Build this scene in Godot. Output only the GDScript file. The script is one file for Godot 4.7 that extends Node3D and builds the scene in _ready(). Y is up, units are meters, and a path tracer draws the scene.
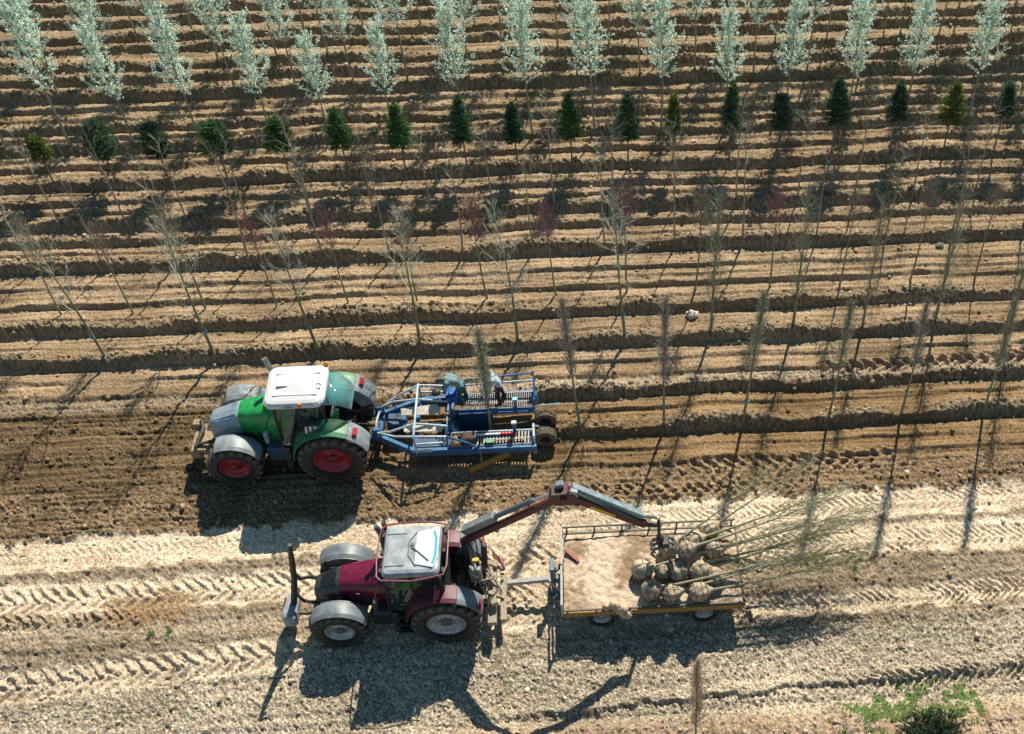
extends Node3D
# Tree nursery seen from a drone: two tractors at work between the rows.
# World: rows run along x, the camera stands 30 m above (0, 0) and looks towards -z.

var mats := {}
var names := {}
var rng := RandomNumberGenerator.new()

# ---------------------------------------------------------------- mesh builder
class MB:
	var st := SurfaceTool.new()
	var colored := false
	func _init(with_color := false):
		st.begin(Mesh.PRIMITIVE_TRIANGLES)
		colored = with_color
		st.set_smooth_group(-1)
		if with_color: st.set_color(Color(1, 1, 1))
	func sm(on: bool): st.set_smooth_group(0 if on else -1)
	func col(c: Color): st.set_color(c)
	func tri(a: Vector3, b: Vector3, c: Vector3):
		st.add_vertex(a); st.add_vertex(b); st.add_vertex(c)
	func tout(a: Vector3, b: Vector3, c: Vector3, o: Vector3):
		if (b - a).cross(c - a).dot((a + b + c) / 3.0 - o) > 0.0: tri(a, c, b)
		else: tri(a, b, c)
	func qout(a: Vector3, b: Vector3, c: Vector3, d: Vector3, o: Vector3):
		tout(a, b, c, o); tout(a, c, d, o)
	func box(c: Vector3, size: Vector3, basis := Basis.IDENTITY, bev := -1.0):
		var h := size * 0.5
		var b: float = bev if bev >= 0.0 else minf(0.012, minf(h.x, minf(h.y, h.z)) * 0.35)
		var v := [{}, {}, {}]
		for sx in [-1, 1]:
			for sy in [-1, 1]:
				for sz in [-1, 1]:
					var s := Vector3(sx, sy, sz)
					for ax in 3:
						var p := (h - Vector3(b, b, b)) * s
						p[ax] = h[ax] * s[ax]
						v[ax][s] = c + basis * p
		for ax in 3:
			var u := (ax + 1) % 3
			var w := (ax + 2) % 3
			for s in [-1, 1]:
				var k := []
				for q in [[-1, -1], [1, -1], [1, 1], [-1, 1]]:
					var t := Vector3.ZERO
					t[ax] = s; t[u] = q[0]; t[w] = q[1]
					k.append(v[ax][t])
				qout(k[0], k[1], k[2], k[3], c)
			if b > 0.0005:
				for s in [-1, 1]:
					for r in [-1, 1]:
						var lo := Vector3.ZERO
						lo[ax] = -1; lo[u] = s; lo[w] = r
						var hi := lo
						hi[ax] = 1
						qout(v[u][lo], v[u][hi], v[w][hi], v[w][lo], c)
		if b > 0.0005:
			for s in v[0]: tout(v[0][s], v[1][s], v[2][s], c)
	func beam(p: Vector3, q: Vector3, w: float, h: float, up := Vector3.UP):
		var d := q - p
		var l := d.length()
		var x := d / l
		var z := x.cross(up)
		if z.length() < 0.01: z = x.cross(Vector3.RIGHT)
		z = z.normalized()
		box((p + q) * 0.5, Vector3(l, h, w), Basis(x, z.cross(x), z))
	func path(pts: Array, rad: Array, n := 8, caps := true, smooth := true):
		var rings := []
		var side := Vector3.ZERO
		for i in pts.size():
			var d: Vector3 = pts[mini(i + 1, pts.size() - 1)] - pts[maxi(i - 1, 0)]
			d = d.normalized()
			if side == Vector3.ZERO:
				side = d.cross(Vector3.UP if absf(d.y) < 0.9 else Vector3.RIGHT).normalized()
			else:
				side = (side - d * side.dot(d)).normalized()
			var up := d.cross(side)
			var ring := []
			for k in n:
				var a := TAU * k / n
				ring.append(pts[i] + (side * cos(a) + up * sin(a)) * rad[i])
			rings.append(ring)
		sm(smooth and n > 3)
		for i in rings.size() - 1:
			for k in n:
				var k2 := (k + 1) % n
				qout(rings[i][k], rings[i][k2], rings[i + 1][k2], rings[i + 1][k], (pts[i] + pts[i + 1]) * 0.5)
		sm(false)
		if caps:
			var e: int = rings.size() - 1
			for k in range(1, n - 1):
				tout(rings[0][0], rings[0][k], rings[0][k + 1], pts[1])
				tout(rings[e][0], rings[e][k], rings[e][k + 1], pts[e - 1])
	func tube(p: Vector3, q: Vector3, r: float, n := 8, r2 := -1.0, caps := true):
		path([p, q], [r, r if r2 < 0.0 else r2], n, caps)
	func twig(p: Vector3, q: Vector3, r: float, r2: float):
		var d := (q - p).normalized()
		var s := d.cross(Vector3.UP if absf(d.y) < 0.9 else Vector3.RIGHT).normalized()
		var t := d.cross(s)
		var dirs := [s, s * -0.5 + t * 0.866, s * -0.5 - t * 0.866]
		for k in 3:
			var a: Vector3 = dirs[k]
			var b: Vector3 = dirs[(k + 1) % 3]
			tri(p + a * r, q + a * r2, q + b * r2)
			tri(p + a * r, q + b * r2, p + b * r)
	func lathe(o: Vector3, axis: Vector3, prof: Array, n := 24, smooth := true, ref := Vector3.INF):
		# prof: Vector2(radius, along axis); the faces look away from ref or from the middle of the shape
		var s := axis.cross(Vector3.UP if absf(axis.y) < 0.9 else Vector3.RIGHT).normalized()
		var t := axis.cross(s)
		var mid := 0.0
		for p in prof: mid += p.y / prof.size()
		sm(smooth)
		for i in prof.size() - 1:
			var a: Vector2 = prof[i]
			var b: Vector2 = prof[i + 1]
			for k in n:
				var a0 := TAU * k / n
				var a1 := TAU * (k + 1) / n
				var d0 := s * cos(a0) + t * sin(a0)
				var d1 := s * cos(a1) + t * sin(a1)
				var c: Vector3 = o + axis * mid if ref == Vector3.INF else ref
				var p0 := o + axis * a.y + d0 * a.x
				var p1 := o + axis * a.y + d1 * a.x
				var q0 := o + axis * b.y + d0 * b.x
				var q1 := o + axis * b.y + d1 * b.x
				if a.x > 0.0005: tout(p0, p1, q1 if b.x > 0.0005 else q0, c)
				if b.x > 0.0005: tout(p0, q1, q0, c)
		sm(false)
	func loft(rings: Array, smooth := false, caps := true):
		var n: int = rings[0].size()
		var cs := []
		for r in rings:
			var c := Vector3.ZERO
			for p in r: c += p / n
			cs.append(c)
		sm(smooth)
		for i in rings.size() - 1:
			for k in n:
				var k2 := (k + 1) % n
				qout(rings[i][k], rings[i][k2], rings[i + 1][k2], rings[i + 1][k], (cs[i] + cs[i + 1]) * 0.5)
		sm(false)
		if caps:
			var e: int = rings.size() - 1
			for k in n:
				tout(cs[0], rings[0][k], rings[0][(k + 1) % n], cs[1])
				tout(cs[e], rings[e][k], rings[e][(k + 1) % n], cs[e - 1])
	func prism(poly: Array, o: Vector3, u: Vector3, v: Vector3, w: Vector3):
		var flat := PackedVector2Array(poly)
		var c2 := Vector2.ZERO
		for p in flat: c2 += p / flat.size()
		var c := o + u * c2.x + v * c2.y + w * 0.5
		var f := func(p): return o + u * p.x + v * p.y
		var id := Geometry2D.triangulate_polygon(flat)
		for i in range(0, id.size(), 3):
			var a: Vector3 = f.call(flat[id[i]])
			var b: Vector3 = f.call(flat[id[i + 1]])
			var d: Vector3 = f.call(flat[id[i + 2]])
			tout(a, b, d, a + w)
			tout(a + w, b + w, d + w, a)
		for i in flat.size():
			var a: Vector3 = f.call(flat[i])
			var b: Vector3 = f.call(flat[(i + 1) % flat.size()])
			var nrm := (b - a).cross(w)
			var inside := Geometry2D.is_point_in_polygon((flat[i] + flat[(i + 1) % flat.size()]) * 0.5 + Vector2(nrm.dot(u), nrm.dot(v)).normalized() * 0.001, flat)
			qout(a, b, b + w, a + w, (a + b) * 0.5 + w * 0.5 + nrm * (1.0 if inside else -1.0))
	func mesh() -> ArrayMesh:
		st.generate_normals()
		return st.commit()

# ---------------------------------------------------------------- nodes
func numbered(n: String) -> String:
	var k: int = names.get(n, 0)
	names[n] = k + 1
	return n if k == 0 else "%s_%03d" % [n, k]

func put(m, called: String, mat: Material, parent: Node3D) -> MeshInstance3D:
	var o := MeshInstance3D.new()
	o.mesh = m.mesh() if m is MB else m
	o.material_override = mat
	o.name = called
	parent.add_child(o, true)
	return o

func tag(o: Node, label: String, category: String, group := "", kind := ""):
	if label: o.set_meta("label", label)
	if category: o.set_meta("category", category)
	if group: o.set_meta("group", group)
	if kind: o.set_meta("kind", kind)

func thing(called: String, label: String, category: String, at: Vector3, group := "") -> Node3D:
	var o := Node3D.new()
	o.name = numbered(called)
	add_child(o)
	o.position = at
	tag(o, label, category, group)
	return o

func sub(called: String, parent: Node3D, at := Vector3.ZERO) -> Node3D:
	var o := Node3D.new()
	o.name = called
	parent.add_child(o, true)
	o.position = at
	return o

const ORD := ["first", "second", "third", "fourth", "fifth", "sixth", "seventh", "eighth", "ninth", "tenth", "eleventh", "twelfth", "thirteenth", "fourteenth", "fifteenth", "sixteenth", "seventeenth", "eighteenth", "nineteenth", "twentieth", "twenty-first", "twenty-second", "twenty-third", "twenty-fourth"]

# ---------------------------------------------------------------- materials
func srgb(r: float, g: float, b: float) -> Color:
	return Color(r, g, b).linear_to_srgb()

func noise_tex(seed_: int, size: int, freq: float, lo: Color, hi: Color, type := FastNoiseLite.TYPE_SIMPLEX_SMOOTH, oct := 5, a := 0.25, b := 0.75) -> ImageTexture:
	var n := FastNoiseLite.new()
	n.seed = seed_
	n.noise_type = type
	n.frequency = freq
	n.fractal_octaves = oct
	n.fractal_gain = 0.55
	var im := n.get_seamless_image(size, size)
	var out := Image.create(size, size, true, Image.FORMAT_RGB8)
	for y in size:
		for x in size:
			var v: float = clampf((im.get_pixel(x, y).r - a) / (b - a), 0, 1)
			out.set_pixel(x, y, lo.lerp(hi, v))
	out.generate_mipmaps()
	return ImageTexture.create_from_image(out)

var grime: ImageTexture
var bump: ImageTexture
func mat(key: String, c: Vector3, rough := 0.6, metal := 0.0, dirty := 0.0) -> StandardMaterial3D:
	if mats.has(key): return mats[key]
	var m := StandardMaterial3D.new()
	m.resource_name = key
	m.albedo_color = srgb(c.x, c.y, c.z)
	m.roughness = rough
	m.metallic = metal
	if dirty > 0.0:
		m.albedo_texture = grime
		m.uv1_triplanar = true
		m.uv1_scale = Vector3.ONE * dirty
	mats[key] = m
	return m

# ---------------------------------------------------------------- ground
# ridges: crest z and height; the near side of each falls steeply towards +z
const RIDGES := [[-24.05, 0.46], [-25.65, 0.38], [-26.4, 0.13], [-27.9, 0.48], [-29.42, 0.42], [-29.95, 0.1], [-30.62, 0.14], [-31.5, 0.12], [-32.55, 0.5], [-33.88, 0.24], [-34.82, 0.42], [-36.22, 0.2], [-37.2, 0.52], [-38.38, 0.2], [-39.4, 0.42], [-40.78, 0.3], [-41.5, 0.15], [-43.0, 0.52], [-44.2, 0.34], [-45.2, 0.36], [-46.5, 0.33], [-47.35, 0.4], [-48.6, 0.34], [-49.7, 0.42], [-50.9, 0.34], [-52.0, 0.4], [-54.3, 0.4], [-22.75, 0.1], [-33.3, 0.1], [-35.6, 0.12], [-36.75, 0.08], [-37.85, 0.1], [-39.0, 0.1], [-40.2, 0.14], [-42.2, 0.16], [-31.05, 0.08], [-28.6, 0.08], [-27.1, 0.08], [-25.0, 0.07], [-23.35, 0.06]]
# tyre tracks: z = a + b x between two x, half width, lug pitch, lug lean
const TRACKS := [[-17.53, -0.0859, -26.0, -8.2, 0.4, 0.42, 1, 0.85], [-17.22, -0.034, 2.6, 26.0, 0.3, 0.22, 1], [-19.6, 0.02, 2.4, 26.0, 0.36, 0.24, 1, 0.5], [-18.62, -0.05, 2.6, 9.0, 0.24, 0.33, 1], [-26.0, -0.03, 6.6, 26.0, 0.34, 0.42, 1, 1.5], [-22.2, -0.033, 0.3, 9.0, 0.36, 0.42, 1], [-19.1, -0.02, -26.0, -6.0, 0.38, 0.36, 1, 0.75], [-20.45, -0.01, -26.0, -6.0, 0.34, 0.24, 1, 0.3], [-19.45, 0.0, -6.0, 2.6, 0.42, 0.38, 1], [-18.1, 0.0, -4.2, 2.0, 0.42, 0.34, 1], [-20.35, -0.05, -1.0, 26.0, 0.32, 0.24, 1, 0.5], [-14.4, -0.0713, 5.6, 16.0, 0.26, 0.26, 1], [-17.6, 0.0, -4.0, -0.5, 0.3, 0.3, 1], [-21.6, 0.01, -2.0, 6.0, 0.3, 0.35, 1], [-18.25, -0.012, -26.0, -13.5, 0.22, 0.3, 1]]
const TAB0 := -60.0
const TABN := 6000
var tab_h := PackedFloat32Array()
var tab_c := PackedFloat32Array()
var n_meander := FastNoiseLite.new()
var n_clod := FastNoiseLite.new()
var n_cell := FastNoiseLite.new()
var n_edge := FastNoiseLite.new()
var n_big := FastNoiseLite.new()
var n_fine := FastNoiseLite.new()
var n_streak := FastNoiseLite.new()
var n_grit := FastNoiseLite.new()
var g_col := Vector3.ZERO

func setup_ground():
	for a in [[n_meander, 11, 0.11, 2], [n_clod, 12, 2.6, 3], [n_edge, 14, 0.9, 3], [n_big, 15, 0.17, 3], [n_fine, 16, 7.0, 2], [n_streak, 17, 1.0, 3], [n_grit, 18, 12.0, 2]]:
		a[0].seed = a[1]
		a[0].noise_type = FastNoiseLite.TYPE_SIMPLEX
		a[0].frequency = a[2]
		a[0].fractal_octaves = a[3]
		a[0].fractal_gain = 0.6
	n_cell.seed = 13
	n_cell.noise_type = FastNoiseLite.TYPE_CELLULAR
	n_cell.frequency = 5.2
	n_cell.fractal_type = FastNoiseLite.FRACTAL_NONE
	n_cell.cellular_return_type = FastNoiseLite.RETURN_DISTANCE
	tab_h.resize(TABN)
	tab_c.resize(TABN)
	for i in TABN:
		var z := TAB0 + i * 0.01
		var h := 0.0
		var c := 0.0
		for r in RIDGES:
			var d: float = z - r[0]
			var hh: float = r[1]
			if d < -1.3 or d > 1.0: continue
			var far := 0.35 + hh * 1.1
			var near := 0.03 + hh * 0.3
			var v := 0.0
			if d < 0.0: v = smoothstep(-far, 0.0, d) * (0.8 + 0.2 * smoothstep(-far, -0.1, d))
			elif d < near + 0.03: v = 1.0 - smoothstep(-0.02, near + 0.03, d) * 1.12
			else: v = -0.12 * (1.0 - smoothstep(near + 0.03, near + 0.5, d))
			h += v * hh * lerpf(0.95, 0.72, smoothstep(0.15, 0.4, hh))
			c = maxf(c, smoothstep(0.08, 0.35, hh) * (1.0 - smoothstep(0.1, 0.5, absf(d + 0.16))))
		tab_h[i] = h
		tab_c[i] = c

func band(v: float, lo: float, hi: float, soft: float) -> float:
	return smoothstep(lo - soft, lo + soft, v) * (1.0 - smoothstep(hi - soft, hi + soft, v))

# height of the ground; leaves its colour (linear) in g_col
func gh(x: float, z: float) -> float:
	var big := n_big.get_noise_2d(x, z)
	var edge := n_edge.get_noise_2d(x, z)
	var cl := n_clod.get_noise_2d(x, z)
	var fine := n_fine.get_noise_2d(x, z)
	var lump := 0.45 - (n_cell.get_noise_2d(x, z) + 1.0) * 0.9
	var grit := n_grit.get_noise_2d(x, z)
	var h := big * 0.05 + grit * 0.006
	var col: Vector3
	var road := -21.2 - 0.018 * x + edge * 0.3
	if z < road:
		# planted field
		var zz := z + n_meander.get_noise_2d(x, z * 0.4) * 0.11 + edge * 0.04 + cl * 0.025
		var at := clampi(int((zz - TAB0) * 100.0), 0, TABN - 1)
		var r := tab_h[at]
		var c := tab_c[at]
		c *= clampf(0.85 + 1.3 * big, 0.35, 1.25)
		var worked := 0.0
		var streak0 := n_streak.get_noise_2d(x * 0.11, z * 4.6)
		if z > -27.0: worked = smoothstep(-26.9, -26.0, z) * smoothstep(-5.6, -8.2, x + edge * 0.5)
		var verge := smoothstep(-22.9, -22.3, z)
		r *= 1.0 - 0.78 * worked
		c = lerpf(c, 0.2 + 0.5 * edge + 0.35 * streak0, worked)
		c = lerpf(c, 0.75, verge * (0.55 + 0.5 * edge))
		h += r * (0.92 + 0.18 * edge + 0.25 * big)
		var streak := streak0
		h += streak * 0.055 + cl * (0.012 + 0.07 * c) + maxf(lump, -0.12) * (0.006 + 0.13 * c) + fine * (0.005 + 0.05 * c)
		var tone := clampf(0.5 + 0.55 * streak + 0.35 * fine + 0.5 * big, 0.0, 1.0)
		col = Vector3(0.238, 0.17, 0.104).lerp(Vector3(0.40, 0.294, 0.19), tone)
		var near := smoothstep(-27.5, -24.5, z)
		col = col.lerp(Vector3(0.17, 0.108, 0.054).lerp(Vector3(0.29, 0.19, 0.10), tone), near * 0.9)
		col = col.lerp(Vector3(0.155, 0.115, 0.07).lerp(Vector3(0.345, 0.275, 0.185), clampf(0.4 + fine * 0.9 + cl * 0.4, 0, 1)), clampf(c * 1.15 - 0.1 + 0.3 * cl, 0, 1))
		col = col.lerp(Vector3(0.095, 0.067, 0.038).lerp(Vector3(0.215, 0.15, 0.085), clampf(0.45 + fine * 0.8 + streak * 0.9, 0, 1)), worked * 0.9)
		# grey crumbly strip between the second and third ridge
		var grey := band(zz, -26.35, -25.75, 0.08) * (1.0 - worked * 0.4)
		col = col.lerp(Vector3(0.43, 0.345, 0.25) * (0.85 + 0.5 * fine), grey * 0.8)
		h += grey * lump * 0.02
		col = col.lerp(Vector3(0.24, 0.17, 0.105) * (1.0 + 0.7 * fine), verge * clampf(0.6 + edge, 0, 1))
		# trench that the planting machine cuts
		var tr := band(x, -5.1, -2.3, 0.12) * band(z, -24.35, -23.55, 0.1)
		h = lerpf(h, -0.55 + 0.1 * cl, tr)
		col = col.lerp(Vector3(0.2, 0.135, 0.08), tr * 0.8)
	else:
		var left := 1.0 - smoothstep(-6.0, 0.0, x)
		var sp := edge * 0.16
		# pale compacted wheelings
		var pale := band(z + sp, road, -20.1 - 0.02 * x, 0.12)
		pale = maxf(pale, band(z + sp, lerpf(-20.1, -19.55 - 0.01 * x, left), lerpf(-19.0, -18.35, left), 0.14) * (1.0 - left * 0.75 * band(x, -15.6, -10.0, 0.8) * band(z, -20.25, -19.45, 0.15)))
		pale = maxf(pale, band(z + sp, lerpf(-17.62, -17.9, left) - 0.03 * x * (1.0 - left), lerpf(-16.95, -17.45, left) - 0.03 * x * (1.0 - left), 0.1) * (1.0 - 0.75 * left))
		var t1: float = z - (-17.53 - 0.0859 * x)
		pale = maxf(pale, band(t1 + sp * 0.6, -0.52, 0.52, 0.1) * (1.0 - smoothstep(-9.5, -8.0, x)) * 0.85)
		pale = maxf(pale, band(x, -7.0, 2.4, 0.8) * band(z + sp, road, -16.9, 0.2) * 0.85)
		var tone := clampf(0.5 + 0.5 * cl + 0.4 * fine + big * 0.3, 0, 1)
		var stub := smoothstep(-17.2, -16.3, z + sp * 2.0)
		col = Vector3(0.16, 0.125, 0.082).lerp(Vector3(0.37, 0.295, 0.205), clampf(tone + 0.35 * lump, 0, 1))
		col = col.lerp(Vector3(0.235, 0.19, 0.132).lerp(Vector3(0.56, 0.475, 0.36), clampf(tone * 0.9 + lump * 0.4 + fine * 0.3 + grit * 0.9, 0, 1)), stub * 0.9)
		col = col.lerp(Vector3(0.57, 0.45, 0.315).lerp(Vector3(0.76, 0.635, 0.475), tone), clampf(pale * (0.95 + 0.4 * fine + 0.25 * cl), 0, 1))
		# damp brown patch on the left and bare brown mounds along the front edge
		var patch := (1.0 - smoothstep(0.5, 1.35, Vector2((x + 13.3) * 0.75, (z + 18.35) * 1.6).length() + edge * 0.5 + cl * 0.25))
		col = col.lerp(Vector3(0.30, 0.185, 0.10) * (0.9 + 0.5 * fine), patch * 0.85)
		var front := -14.62 - 0.05 * maxf(x, -2.0) + sp
		h += 0.11 * smoothstep(front - 0.5, front - 0.02, z) * (1.0 - smoothstep(front, front + 0.1, z)) * (1.0 - smoothstep(-1.0, -5.0, x))
		var mound := smoothstep(-14.35, -13.8, z) * band(x, -5.5, 12.5, 1.0)
		h += mound * (0.22 + 0.35 * n_edge.get_noise_2d(x * 0.6, 3.0))
		col = col.lerp(Vector3(0.36, 0.25, 0.16).lerp(Vector3(0.46, 0.345, 0.235), tone), mound * 0.85)
		h += cl * (0.028 + 0.006 * stub) * (1.0 - 0.65 * pale) + maxf(lump, -0.1) * (0.07 - 0.04 * stub) * (1.0 - 0.93 * pale) + fine * lerpf(0.03, 0.003, pale)
		h -= 0.05 * pale
		h += n_streak.get_noise_2d(x * 0.1, z * 2.0) * 0.035
	if z > -27.5 and z < -12.0:
		for t in TRACKS:
			if x < t[2] or x > t[3]: continue
			var d: float = z - (t[0] + t[1] * x) - edge * 0.03
			var hw: float = t[4]
			if absf(d) > hw + 0.12: continue
			var k := 1.0 - smoothstep(hw - 0.02, hw + 0.1, absf(d))
			k *= smoothstep(t[2], t[2] + 0.8, x) * (1.0 - smoothstep(t[3] - 0.8, t[3], x)) * (clampf(0.7 + 0.9 * edge + 0.8 * big, 0.12, 1.0) if t.size() < 8 or t[7] < 0.8 else clampf(0.9 + 0.5 * edge, 0.4, 1.0))
			var side := 0.5 if d > 0.0 else 0.0
			var ph: float = fposmod((x + t[6] * absf(d) * 1.0 + edge * 0.09) / t[5] + side, 1.0)
			var lug := smoothstep(0.0, 0.18, ph) * (1.0 - smoothstep(0.42, 0.56, ph))
			h += k * (-0.055 + 0.105 * lug) * (t[7] if t.size() > 7 else 1.0)
			col = col.lerp(Vector3(0.50, 0.385, 0.26), k * 0.3 * lug)
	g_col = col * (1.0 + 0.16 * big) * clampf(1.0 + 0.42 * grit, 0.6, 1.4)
	return h

func build_ground():
	var xs := []
	var cols := 960
	var zs := PackedFloat32Array()
	var zc := 60.0
	for v in [120.0, 60.0, 25.0, 8.0, 0.0, -5.0, -8.0, -10.0, -11.2]: zs.append(v)
	zc = -11.6
	while zc > -52.5:
		zs.append(zc)
		zc -= 0.038 * (1.0 + (-zc - 13.0) / 37.0 * 0.75)
	for v in [-53.5, -55.0, -57.5, -62.0, -70.0, -90.0, -130.0, -200.0, -320.0]: zs.append(v)
	var extra := [3.0, 8.0, 18.0, 40.0, 90.0, 220.0]
	var nx: int = cols + 1 + extra.size() * 2
	var nz := zs.size()
	var pos := PackedVector3Array()
	var nor := PackedVector3Array()
	var clr := PackedColorArray()
	pos.resize(nx * nz)
	nor.resize(nx * nz)
	clr.resize(nx * nz)
	for j in nz:
		var z := zs[j]
		var zz := clampf(z, -52.0, -11.0)
		var xc := -3.0 + (zz + 13.0) * 0.022
		var hw := 17.2 + (-13.0 - zz) * 0.285
		for i in nx:
			var x: float
			var inside := i >= extra.size() and i <= cols + extra.size()
			if i < extra.size(): x = xc - hw - extra[extra.size() - 1 - i]
			elif inside: x = xc - hw + 2.0 * hw * (i - extra.size()) / cols
			else: x = xc + hw + extra[i - cols - extra.size() - 1]
			var y := gh(x, z)
			if z > -11.3 or z < -53.0 or not inside: y = y * 0.3
			pos[j * nx + i] = Vector3(x, y, z)
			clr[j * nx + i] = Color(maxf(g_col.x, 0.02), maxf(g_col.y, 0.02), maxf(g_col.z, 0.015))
	for j in nz:
		var ja := maxi(j - 1, 0) * nx
		var jb := mini(j + 1, nz - 1) * nx
		for i in nx:
			var du := pos[j * nx + mini(i + 1, nx - 1)] - pos[j * nx + maxi(i - 1, 0)]
			var dv := pos[jb + i] - pos[ja + i]
			nor[j * nx + i] = du.cross(dv).normalized()
	var idx := PackedInt32Array()
	idx.resize((nx - 1) * (nz - 1) * 6)
	var q := 0
	for j in nz - 1:
		for i in nx - 1:
			var a := j * nx + i
			idx[q] = a; idx[q + 1] = a + nx; idx[q + 2] = a + 1
			idx[q + 3] = a + 1; idx[q + 4] = a + nx; idx[q + 5] = a + nx + 1
			q += 6
	var arr := []
	arr.resize(Mesh.ARRAY_MAX)
	arr[Mesh.ARRAY_VERTEX] = pos
	arr[Mesh.ARRAY_NORMAL] = nor
	arr[Mesh.ARRAY_COLOR] = clr
	arr[Mesh.ARRAY_INDEX] = idx
	var am := ArrayMesh.new()
	am.add_surface_from_arrays(Mesh.PRIMITIVE_TRIANGLES, arr)
	var m := StandardMaterial3D.new()
	m.vertex_color_use_as_albedo = true
	m.albedo_texture = noise_tex(5, 1024, 0.03, Color(0.76, 0.75, 0.73), Color(1.0, 1.0, 1.0), FastNoiseLite.TYPE_SIMPLEX, 5, 0.25, 0.62)
	m.uv1_triplanar = true
	m.uv1_world_triplanar = true
	m.uv1_scale = Vector3.ONE * 0.31
	m.roughness = 1.0
	m.metallic_specular = 0.1
	m.heightmap_enabled = true
	m.heightmap_texture = bump
	m.heightmap_scale = 1.4
	var g := put(am, "ground", m, self)
	g.set_meta("kind", "structure")

func scatter(called: String, label: String, category: String, mesh: Mesh, m: Material, spots: Array):
	var mm := MultiMesh.new()
	mm.transform_format = MultiMesh.TRANSFORM_3D
	mm.use_colors = true
	mm.mesh = mesh
	mm.instance_count = spots.size()
	for i in spots.size():
		mm.set_instance_transform(i, spots[i][0])
		mm.set_instance_color(i, spots[i][1])
	var o := MultiMeshInstance3D.new()
	o.multimesh = mm
	o.material_override = m
	o.name = called
	add_child(o)
	tag(o, label, category, "", "stuff")

func lump_mesh(seed_: int, rough: float, rings := 6, segs := 9, squash := 0.75) -> ArrayMesh:
	var n := FastNoiseLite.new()
	n.seed = seed_
	n.frequency = 0.9
	var m := MB.new()
	var f := func(i, k):
		var th: float = PI * i / rings
		var ph: float = TAU * (k % segs) / segs
		var d := Vector3(sin(th) * cos(ph), cos(th), sin(th) * sin(ph))
		var r: float = 1.0 + rough * n.get_noise_3dv(d * 1.6)
		return d * r * Vector3(1, squash, 1)
	m.sm(true)
	for i in rings:
		for k in segs:
			m.qout(f.call(i, k), f.call(i, k + 1), f.call(i + 1, k + 1), f.call(i + 1, k), Vector3.ZERO)
	return m.mesh()

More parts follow.
